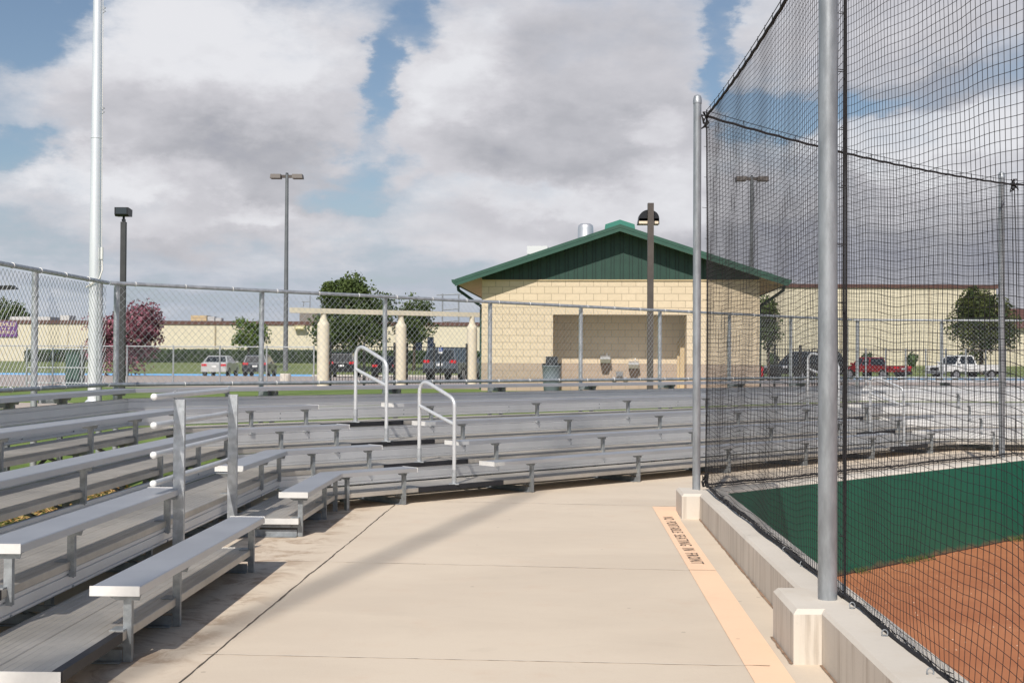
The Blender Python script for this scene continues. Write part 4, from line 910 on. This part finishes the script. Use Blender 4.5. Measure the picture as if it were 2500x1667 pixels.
iron((-6.42, 43.66, .6), (-4.3, 45.05, .6), 22, 'black iron picket fence between the left and middle cream columns', (.0, .52, 1.0))
iron((-3.85, 45.35, .6), (-1.72, 46.67, .6), 22, 'black iron picket fence between the middle and right cream columns', (.0, .45, 1.0))
iron((9.8, 46, .6), (12.4, 46, .6), 26, 'black iron picket fence right of the block building behind the dark vehicle', (.0, .37, 1.0))
def lotfence(pts, ztop_f, label, mm, rail, mesh=True, grp='low fences at the edge of the parking lot'):
    root = thing('low_fence', label, 'fence', tuple(pts[0]), grp)
    for p in pts:
        mb = MB(); mb.tube([(p[0], p[1], .5), (p[0], p[1], ztop_f + .03)], .030, 8); mb.build('post', mm, root)
    mb = MB(); mb.tube([(p[0], p[1], ztop_f - .02) for p in pts], .02, 6); mb.build('top_rail', rail, root)
    if mesh:
        a, b = Vector(pts[0][:2]), Vector(pts[-1][:2]); L = (b - a).length; d = (b - a).normalized(); n = Vector((-d.y, d.x))
        mb = MB(); chain(mb, lambda t, o, z: Vector((*(a + d * t + n * o), z)), 0, L, .68, ztop_f - .03, .11, .0022); mb.build('wire_mesh', wire, root)
a, b = Vector((-20.5, 44.6, .6)), Vector((-6.98, 43.45, .6)); k = 8
lotfence([tuple(a.lerp(b, i / k)) for i in range(k + 1)], 2.0, 'low grey chain link fence left of the cream columns', galv, galv)
lotfence([(12.46 + .745 * i, 46.0, .6) for i in range(14)], 2.04, 'low dark railed fence at the far right in front of the red and white pickups', galvdark, bronze, False)
# utility cabinet with its gate frame
root = thing('utility_cabinet', 'dark green utility cabinet behind the left chain link fence', 'cabinet', (-13.9, 39, .66))
mb = MB(); mb.box((-14.12, 39, .64), (-13.68, 39.5, 1.70)); mb.box((-14.14, 38.98, 1.70), (-13.66, 39.52, 1.74)); c_ = mb.build('cabinet_body', mat('cabinet_green', (.035, .075, .06), .5, 0, .1, 4), root)
mb = MB(); mb.box((-14.08, 38.985, .72), (-13.91, 39, 1.66)); mb.box((-13.89, 38.985, .72), (-13.72, 39, 1.66)); mb.build('door', mat('cabinet_door', (.045, .09, .072), .45), root)
root = thing('chain_link_gate', 'grey chain link gate frame next to the utility cabinet', 'gate', (-14.6, 38, .66))
for x in (-14.95, -14.15, -13.25, -12.95):
    mb = MB(); mb.tube([(x, 38, .6), (x, 38, 1.88)], .03, 8); mb.build('post', galv, root)
mb = MB()
for z in (1.82, 1.25, .78): mb.tube([(-14.95, 38, z), (-12.95, 38, z)], .02, 6)
mb.build('gate_rail', galv, root)
# accessible parking sign
root = thing('parking_sign', 'small white and blue accessible parking sign on a pole near the grey van', 'sign', (-2.75, 47.6, .6))
mb = MB(); mb.tube([(-2.75, 47.6, .5), (-2.75, 47.6, 2.12)], .025, 8); mb.build('post', ironb, root)
mb = MB(); mb.box((-2.83, 47.565, 1.80), (-2.66, 47.575, 2.06)); pl = mb.build('sign_plate', whitep, root)
mb = MB(); mb.box((-2.815, 47.560, 1.88), (-2.675, 47.5645, 2.045)); mb.build('sign_field', mat('sign_blue', (.02, .09, .38), .5), pl)
mb = MB(); sy = 47.5575
for (x0, z0, x1, z1, w) in ((-2.752, 1.985, -2.752, 1.93, .007), (-2.752, 1.955, -2.725, 1.955, .006), (-2.752, 1.93, -2.722, 1.93, .007), (-2.722, 1.93, -2.710, 1.90, .006)):
    mb.tube([(x0, sy, z0), (x1, sy, z1)], w, 5)
mb.tube([(-2.754, sy, 2.005), (-2.754, sy - .001, 2.022)], .012, 8)
mb.tube([(-2.75 + .032 * math.cos(a), sy, 1.915 + .032 * math.sin(a)) for a in [math.pi * (.6 + 1.2 * i / 10) for i in range(11)]], .005, 4)
mb.build('wheelchair_symbol', whitep, pl)

# ------------------------------------------------------------------ the long buildings behind the lot
root = thing('long_building', 'long low cream building with brown coping behind the hedge', 'building', (-30, 118, 1.25))
xs = [-75, -47.5, -28.6, -14.0, 2.0]
mb = MB(); mb.box((-75, 118, 1.0), (17.6, 140, 4.86)); w_ = mb.build('wall', cream, root)
mb = MB(); mb.box((-75.1, 117.9, 4.862), (17.59, 140.1, 5.22)); mb.build('coping', brown, root)
jm = mat('joint_tan', (.36, .30, .21), .8)
mb = MB()
for x in (-56, -42.5, -28.4, -14.5, -3.6, 4): mb.box((x - .04, 117.985, 1.2), (x + .04, 117.999, 4.86))
mb.build('panel_joint', jm, w_)
for x, w in ((-24.8, .33), (-8.9, .30), (-7.8, .30)):
    mb = MB(); mb.box((x - w, 117.97, 1.3), (x + w, 117.998, 3.5 if x < -20 else 3.8)); mb.build('door', mat('door_blue', (.015, .022, .05), .3), root)
mb = MB(); mb.box((-24.2, 117.95, 1.3), (-23.85, 117.998, 3.3)); mb.build('door_surround', creamcol, root)
mb = MB(); mb.box((-28.46, 117.9, 1.3), (-28.34, 117.98, 4.8)); mb.build('downspout', jm, root)
mb = MB(); mb.box((-20.75, 117.45, 4.42), (-19.75, 117.99, 4.85)); pk = mb.build('wall_light', mat('pack_tan', (.38, .33, .19), .5), root)
mb = MB(); mb.box((-20.62, 117.42, 4.52), (-19.88, 117.449, 4.72)); mb.build('lamp_lens', mat('pack_lens', (.80, .72, .45), .3), pk)
for (x0, x1, y, z0, z1, m, lb) in ((-32.6, -31.0, 125, 5.2, 6.0, tan_m, 'left'), (-21.05, -19.35, 122, 5.2, 6.42, mat('unit_grey', (.20, .18, .16), .6), 'r')):
    mb = MB(); mb.box((x0, y, z0), (x1, y + 2, z1)); mb.box((x0 + .1, y - .02, z1 - .25), (x1 - .1, y - .002, z1 - .08)); mb.build('rooftop_unit', m, root)
mb = MB(); mb.box((-30.9, 125, 5.2), (-30.2, 126, 5.9)); mb.box((-30.1, 125, 5.2), (-29.5, 126, 5.75)); mb.build('rooftop_unit', mat('unit_pale', (.45, .45, .45), .6), root)
mb = MB(); mb.box((-50.5, 124, 5.2), (-46.5, 128, 5.75)); mb.box((-45.5, 124, 5.2), (-44.6, 126, 5.9)); mb.build('rooftop_unit', mat('unit_white', (.55, .54, .52), .6), root)
mb = MB(); mb.tube([(-20.35, 124, 5.2), (-20.35, 124, 8.0)], .05, 6); mb.tube([(-21.2, 124, 7.4), (-20.35, 124, 7.4)], .04, 5); mb.tube([(-21.0, 124, 7.4), (-21.0, 124, 6.9)], .05, 5); mb.build('antenna', galvdark, root)
# purple banner sign
sgn = thing('wall_sign', 'purple banner with cream letters on the far wall at the left edge', 'sign', (-49, 117.9, 4.3))
mb = MB(); mb.box((-51.8, 117.88, 3.6), (-47.34, 117.96, 5.08)); bs = mb.build('sign_board', mat('banner_purple', (.13, .045, .19), .6), sgn)
lt = mat('letter_cream', (.78, .66, .40), .6)
text_mesh('EVILLE', lt, (-48.95, 117.865, 4.62), (1, 0, 0), (0, 0, 1), .36, 1.42, 'lettering', bs)
text_mesh('N P', lt, (-48.75, 117.865, 4.28), (1, 0, 0), (0, 0, 1), .20, .75, 'lettering', bs)
text_mesh('UFFALO', lt, (-48.95, 117.865, 3.88), (1, 0, 0), (0, 0, 1), .30, 1.34, 'lettering', bs)
root = thing('tall_building', 'tall cream flat roofed building with brown coping at the far right', 'building', (32, 118, 1.25))
mb = MB(); mb.box((17.6, 118, 1.0), (46.35, 150, 8.70)); w_ = mb.build('wall', cream, root)
mb = MB(); mb.box((17.5, 117.85, 8.702), (46.5, 150.1, 9.05)); mb.build('coping', brown, root)
mb = MB()
for x in (23, 31.5, 40): mb.box((x - .04, 117.985, 1.2), (x + .04, 117.999, 8.7))
mb.build('panel_joint', jm, w_)
root = thing('low_building', 'low cream building with brown sloping roof at the right edge of the picture', 'building', (50, 119, 1.25))
mb = MB(); mb.box((46.6, 119, 1.0), (80, 140, 4.95)); mb.build('wall', cream, root)
mb = MB(); mb.prism([(46.5, 118.4, 4.952), (46.5, 122.5, 7.0), (46.5, 140, 7.0), (46.5, 140, 4.952)], [(80, 118.4, 4.952), (80, 122.5, 7.0), (80, 140, 7.0), (80, 140, 4.952)]); mb.build('roof', brown, root)
# H-frame utility structure
root = thing('utility_tower', 'dark steel H-frame power structure behind the long building', 'power tower', (-7, 145, 1.3))
mb = MB()
for x in (-8.2, -6.3): mb.tube([(x, 145, 1), (x, 145, 9.4)], .09, 6)
mb.build('mast', galvdark, root)
mb = MB()
for z in (9.25, 7.5, 6.1): mb.tube([(-8.9 if z > 9 else -8.2, 145, z), (-5.6 if z > 9 else -6.3, 145, z + .15)], .07, 5)
mb.build('crossarm', galvdark, root)

# ------------------------------------------------------------------ vegetation
def crown(mb, c, rx, ry, rz, n, size, seed, holes=.15, up=0, shape=None):
    rnd = random.Random(seed); c = Vector(c); k = 0
    lumps = [(Vector((rnd.uniform(-1, 1), rnd.uniform(-1, 1), rnd.uniform(-1, 1))).normalized() * rnd.uniform(.3, .86), rnd.uniform(.22, .42)) for _ in range(44)]
    for i in range(n):
        lc, lr = lumps[rnd.randrange(len(lumps))]
        v = Vector((rnd.gauss(0, 1), rnd.gauss(0, 1), rnd.gauss(0, 1))).normalized() * (rnd.random() ** .45) * lr * 1.05 + lc
        if shape: 
            w = shape((v.z + 1) / 2); v.x *= w; v.y *= w
        p = c + Vector((v.x * rx, v.y * ry, v.z * rz)); mb.leafq(p, size * rnd.uniform(.7, 1.3), up)
def tree(name, label, base, c, r, n, size, lm, seed, th=.12, group=None, shape=None, limbs=6, cat='tree'):
    root = thing(name, label, cat, tuple(base), group); b, c = Vector(base), Vector(c); rnd = random.Random(seed)
    mb = MB(); mid = b.lerp(c, .55) + Vector((rnd.uniform(-.1, .1), 0, 0)); mb.tube([b - Vector((0, 0, .1)), mid, c], [th, th * .7, th * .25], 9)
    for i in range(limbs):
        a = rnd.random() * 6.283; s = b.lerp(c, rnd.uniform(.4, .8)); e = c + Vector((math.cos(a) * r[0] * .6, math.sin(a) * r[1] * .6, rnd.uniform(-.3, .5) * r[2]))
        mb.tube([s, s.lerp(e, .5) + Vector((0, 0, .1 * r[2])), e], [th * .45, th * .28, th * .08], 6)
    mb.build('trunk', bark, root)
    mb = MB(); random.seed(seed); crown(mb, c, r[0], r[1], r[2], n, size, seed, shape=shape); mb.build('crown', lm, root)
    return root
oakl = leaf('oak_leaf', (.030, .052, .016), (.105, .145, .042), .9); grl = leaf('green_leaf', (.05, .095, .02), (.16, .22, .06), 1.3)
purl = leaf('crape_leaf', (.06, .04, .035), (.36, .13, .18), 1.8); drk = leaf('cypress_leaf', (.018, .040, .012), (.10, .115, .03), 1.1); hl = leaf('hedge_leaf', (.022, .048, .018), (.075, .12, .036), 1.0)
tree('crape_myrtle', 'purple red crape myrtle behind the flagpole and lamp post', (-25.6, 82, .37), (-25.4, 82, 3.05), (3.1, 2.4, 2.6), 9000, .17, purl, 21, .12, limbs=8)
tree('oak_tree', 'big dense dark green oak rising above the cream gateway beam', (-12.2, 95, .7), (-12.3, 95, 5.2), (3.35, 3.2, 3.15), 19000, .18, oakl, 22, .25, limbs=8)
tree('oak_tree', 'smaller dark tree with bare lower limbs right of the big oak', (-7.75, 97, .8), (-7.75, 97, 4.6), (1.9, 1.8, 2.1), 5200, .16, oakl, 23, .14, limbs=9)
tree('young_tree', 'small bright green young tree standing on the lawn before the cream wall', (-21.6, 100, .85), (-21.2, 100, 3.7), (1.75, 1.6, 1.5), 1900, .20, grl, 24, .07, limbs=6)
tree('upright_tree', 'dark upright tree behind the white pickup at the right', (36.2, 95, .7), (36.3, 95, 4.9), (2.7, 2.3, 3.3), 13000, .17, drk, 25, .16, shape=lambda u: 1.1 - .85 * max(0, u - .40))
tree('oak_tree', 'dark tree half hidden behind the right end of the block building', (12.5, 60, .5), (12.4, 60, 3.55), (.95, .9, 1.45), 3200, .12, oakl, 26, .08)
tree('oak_tree', 'dark treetop above the far wall at the left edge of the picture', (-54, 150, 1.3), (-61.2, 150, 6.0), (3.2, 2.5, 3.0), 3000, .30, oakl, 27, .2)
for i, (x, z, w, l) in enumerate(((-46.2, 5.5, 2.0, 'low distant treetop above the wall, left of the leaning fence post'), (-52.0, 5.2, 2.4, 'low distant treetop above the wall, just right of the left edge'), (-41.0, 5.3, 2.0, 'low distant treetop above the wall, left of the crape myrtle'))):
    tree('distant_tree', l, (x * 1.27, 150, 1.3), (x * 1.27, 150, z - .2), (w, 1.5, 1.3), 900, .26, oakl, 40 + i, .12, 'distant treetops over the left wall')
def hedge(label, x0, x1, y0, y1, z0, z1, n, name='hedge', grp=None, size=.13):
    mb = MB(); rnd = random.Random(int(x0 * 10) & 255); random.seed(int(abs(x0) * 7)); 
    for i in range(n):
        x = rnd.uniform(x0, x1); f = rnd.random()
        if f < .5: y, z = y0 + rnd.gauss(0, .06), rnd.uniform(z0, z1)
        elif f < .9: y, z = rnd.uniform(y0, y1), z1 + rnd.gauss(0, .07)
        else: x = rnd.choice((x0, x1)) + rnd.gauss(0, .05); y, z = rnd.uniform(y0, y1), rnd.uniform(z0, z1)
        mb.leafq(Vector((x, y, z)), size)
    mb.box((x0 + .1, y0 + .1, z0), (x1 - .1, y1 - .1, z1 - .1)); tag(mb.build(name, hl), label, 'hedge', grp)
hedge('long clipped dark green hedge in front of the low cream building', -39.8, -10.2, 108, 109.2, 1.2, 2.28, 26000)
hedge('short clipped hedge left of the crape myrtle', -42.7, -40.1, 108, 109.2, 1.2, 2.15, 2600)
hedge('clipped hedge behind the oak and the grey van', -9.8, -2.4, 108, 109.2, 1.2, 2.25, 6500)
for (x, l) in ((22.4, 'round clipped shrub left of the dark vehicle, near the block building'), (30.6, 'round clipped shrub above the red pickup'), (34.4, 'round clipped shrub just left of the white pickup'), (38.6, 'round clipped shrub right of the farthest pole, behind the upright tree')):
    mb = MB(); random.seed(int(x)); crown(mb, (x, 106, 1.85), .55, .5, .6, 1500, .12, int(x)); mb.lathe((x, 106, 1.1), [(.1, 0), (.38, .4), (.38, 1.0), (.1, 1.2)], 10); tag(mb.build('round_shrub', hl), l, 'shrub', 'round clipped shrubs on the right lawn')

# ------------------------------------------------------------------ vehicles (front = local +x)
def car(name, label, cat, pos, rot, paint, kind='sedan', L=4.7, Wd=1.78, H=1.43, group='cars parked in the lot'):
    root = thing(name, label, cat, pos, group); root.rotation_euler = (0, 0, R(rot))
    hw = Wd / 2
    def put(mb, n, m, par=root):
        me = bpy.data.meshes.new(n); me.from_pydata([tuple(v) for v in mb.v], [], mb.f); me.polygons.foreach_set('use_smooth', mb.sm); me.materials.append(m)
        o = bpy.data.objects.new(n, me); col.objects.link(o); o.parent = par; return o
    h = H
    if kind == 'sedan': low = [(-.5, .28), (-.5, .60), (-.485, .66), (-.30, .675), (.22, .64), (.44, .56), (.495, .46), (.5, .28)]; gh = [(-.40, .66), (-.27, .97), (-.20, 1.0), (.02, 1.0), (.10, .955), (.26, .635)]
    elif kind == 'suv': low = [(-.5, .27), (-.5, .56), (-.49, .60), (.22, .58), (.42, .54), (.495, .46), (.5, .27)]; gh = [(-.495, .585), (-.455, .95), (-.42, 1.0), (.05, 1.0), (.10, .97), (.27, .575)]
    elif kind == 'van': low = [(-.5, .22), (-.5, .52), (-.49, .55), (.30, .53), (.46, .46), (.5, .38), (.5, .22)]; gh = [(-.492, .54), (-.47, .95), (-.44, 1.0), (.10, 1.0), (.17, .96), (.36, .53)]
    else: low = [(-.5, .34), (-.5, .62), (-.02, .62), (.28, .60), (.485, .57), (.5, .34)]; gh = [(-.06, .61), (-.03, .96), (.0, 1.0), (.16, 1.0), (.19, .97), (.30, .59)]
    lowp = [(x * L, z * h) for x, z in low]; ghp = [(x * L, z * h) for x, z in gh]
    mb = MB(); n = len(lowp)
    def ring(y, ins): return [(x * (1 - ins), y, z - (ins * .8 if z > .4 * h else 0)) for x, z in lowp]
    rs = [ring(-hw, .03), ring(-hw + .10, 0), ring(hw - .10, 0), ring(hw, .03)]
    for a, b in zip(rs, rs[1:]): mb.add(a + b, [(i, (i + 1) % n, n + (i + 1) % n, n + i) for i in range(n)])
    mb.add(rs[0], [tuple(range(n - 1, -1, -1))]); mb.add(rs[-1], [tuple(range(n))])
    body = put(mb, 'body', paint)
    mb = MB(); g = len(ghp); zt = h; zb = ghp[0][1]
    def yy(z): return hw - .06 - .20 * (z - zb) / (zt - zb)
    A = [(x, -yy(z), z) for x, z in ghp]; B = [(x, yy(z), z) for x, z in ghp]; mb.prism(A, B); put(mb, 'roof', paint)
    # glass panels, slightly proud
    x0, x1, x2, x3 = ghp[0][0], ghp[1][0], ghp[-2][0], ghp[-1][0]; z1 = ghp[1][1]; z2 = ghp[-2][1]
    def pt(p, q, f): return (p[0] + (q[0] - p[0]) * f, p[1] + (q[1] - p[1]) * f)
    for (p, q, nm, s) in ((ghp[0], ghp[1], 'rear_window', -1), (ghp[-1], ghp[-2], 'windscreen', 1)):
        a, b = pt(p, q, .10), pt(p, q, .92); e = .006 * s; mb = MB()
        mb.add([(a[0] + e, -(yy(a[1]) - .09), a[1] + .004), (a[0] + e, yy(a[1]) - .09, a[1] + .004), (b[0] + e, yy(b[1]) - .09, b[1] + .006), (b[0] + e, -(yy(b[1]) - .09), b[1] + .006)], [(0, 1, 2, 3)]); put(mb, nm, glassd)
    cuts = {'sedan': 2, 'suv': 3, 'van': 3, 'pickup': 2}[kind]; za, zb2 = zb + .05, h * .955
    def edge(z, rear):
        P, Q = (ghp[0], ghp[1]) if rear else (ghp[-1], ghp[-2]); f = (z - P[1]) / (Q[1] - P[1]); f = min(1, max(0, f)); return P[0] + (Q[0] - P[0]) * f
    for s in (-1, 1):
        for k in range(cuts):
            f0, f1 = k / cuts, (k + 1) / cuts; L0, L1 = edge(za, True) + .10, edge(za, False) - .12; U0, U1 = edge(zb2, True) + .08, edge(zb2, False) - .04; gp = .035; e = .005
            mb = MB(); mb.add([(L0 + (L1 - L0) * f0 + gp, s * (yy(za) + e), za), (L0 + (L1 - L0) * f1 - gp, s * (yy(za) + e), za), (U0 + (U1 - U0) * f1 - gp, s * (yy(zb2) + e), zb2), (U0 + (U1 - U0) * f0 + gp, s * (yy(zb2) + e), zb2)], [(0, 1, 2, 3)]); put(mb, 'side_window', glassd)
    wr = .32 if kind in ('sedan',) else .36
    for sx_ in (-1, 1):
        for s in (-1, 1):
            cx_ = sx_ * L * .30; mb = MB(); mb.tube([(cx_, s * (hw - .20), wr), (cx_, s * (hw + .012), wr)], wr, 20, sm=False); w = put(mb, 'wheel', tyre)
            mb = MB(); mb.tube([(cx_, s * (hw + .012), wr), (cx_, s * (hw + .022), wr)], wr * .62, 16, sm=False); put(mb, 'rim', rimm, w)
    xr = -.5 * L; zl = {'sedan': .56, 'suv': .60, 'van': .58, 'pickup': .55}[kind] * h
    for s in (-1, 1):
        mb = MB(); mb.box((xr - .012, min(s * (hw - .42), s * (hw - .06)), zl - .09), (xr + .04, max(s * (hw - .42), s * (hw - .06)), zl + .06)); put(mb, 'tail_light', redl)
        mb = MB(); mb.box((.5 * L - .06, min(s * (hw - .42), s * (hw - .08)), .44 * h), (.5 * L + .010, max(s * (hw - .42), s * (hw - .08)), .52 * h)); put(mb, 'headlight', mat('headlight', (.6, .6, .62), .15, .2))
    mb = MB(); mb.box((xr - .016, -.17, .44 * h), (xr - .003, .17, .52 * h)); put(mb, 'number_plate', whitep)
    mb = MB(); mb.box((xr - .05, -hw + .05, .22 * h), (xr + .05, hw - .05, .36 * h)); put(mb, 'bumper', paint if kind == 'sedan' else darkm)
    mb = MB(); mb.box((.5 * L - .05, -hw + .05, .24 * h), (.5 * L + .05, hw - .05, .36 * h)); put(mb, 'bumper', paint if kind != 'pickup' else galvdark)
    mb = MB(); mb.box((.5 * L - .02, -.42, .38 * h), (.5 * L + .014, .42, .50 * h)); put(mb, 'grille', darkm)
    for s in (-1, 1):
        mb = MB(); mb.box((x3 - .25, min(s * (hw - .02), s * (hw + .14)), .66 * h), (x3 - .12, max(s * (hw - .02), s * (hw + .14)), .74 * h)); put(mb, 'mirror', paint)
    if kind == 'pickup':
        mb = MB(); mb.box((-.49 * L, -hw + .09, .60 * h), (-.07 * L, hw - .09, .624 * h)); put(mb, 'cargo_bed', darkm)
    return root
pa = lambda n, c, mt=.3: mat('paint_' + n, c, .28, mt, coat=.5)
def zg(y): return .60 - (y - 45) * .2 / 41 if y < 86 else .4
car('parked_car', 'silver white sedan seen from behind, leftmost of the parked cars', 'car', (-20.45, 86.6, .37), 92, pa('silver', (.58, .58, .57), .4))
car('parked_car', 'dark blue hatchback with red tail lights, right of the silver sedan', 'car', (-17.65, 86.4, .37), 92, pa('navy', (.018, .025, .035)), 'suv', 4.2, 1.76, 1.5)
car('parked_car', 'black sport utility vehicle partly behind the left cream column', 'car', (-11.15, 82.3, .40), 92, pa('black', (.008, .009, .012)), 'suv', 4.7, 1.85, 1.62)
car('parked_car', 'black sedan with red tail lights seen between the handrail pipes', 'car', (-8.3, 82.3, .40), 92, pa('black', (.008, .009, .012)), 'sedan', 4.6, 1.8, 1.42)
car('parked_van', 'grey minivan behind the iron pickets between the middle and right columns', 'van', (-3.1, 66.8, .49), 74, pa('grey', (.10, .12, .145)), 'van', 4.9, 1.95, 1.74)
car('parked_car', 'black sport utility vehicle partly hidden by the thick backstop pole', 'car', (17.0, 71.5, .46), 215, pa('black', (.008, .009, .012)), 'suv', 4.9, 1.95, 1.72)
car('parked_car', 'red pickup beyond the far fence, left of the white pickup', 'pickup truck', (25.5, 86.5, .38), 122, pa('darkred', (.27, .010, .016)), 'pickup', 4.9, 1.85, 1.55)
car('parked_car', 'white pickup beyond the far fence at the right', 'pickup truck', (31.9, 87, .38), 203, pa('white', (.74, .74, .73), 0.), 'pickup', 5.3, 1.95, 1.72)
car('parked_car', 'bright red car low behind the bench left of the dark vehicle', 'car', (14.6, 76, .44), 80, pa('red', (.42, .012, .02)), 'sedan', 4.4, 1.75, 1.1)
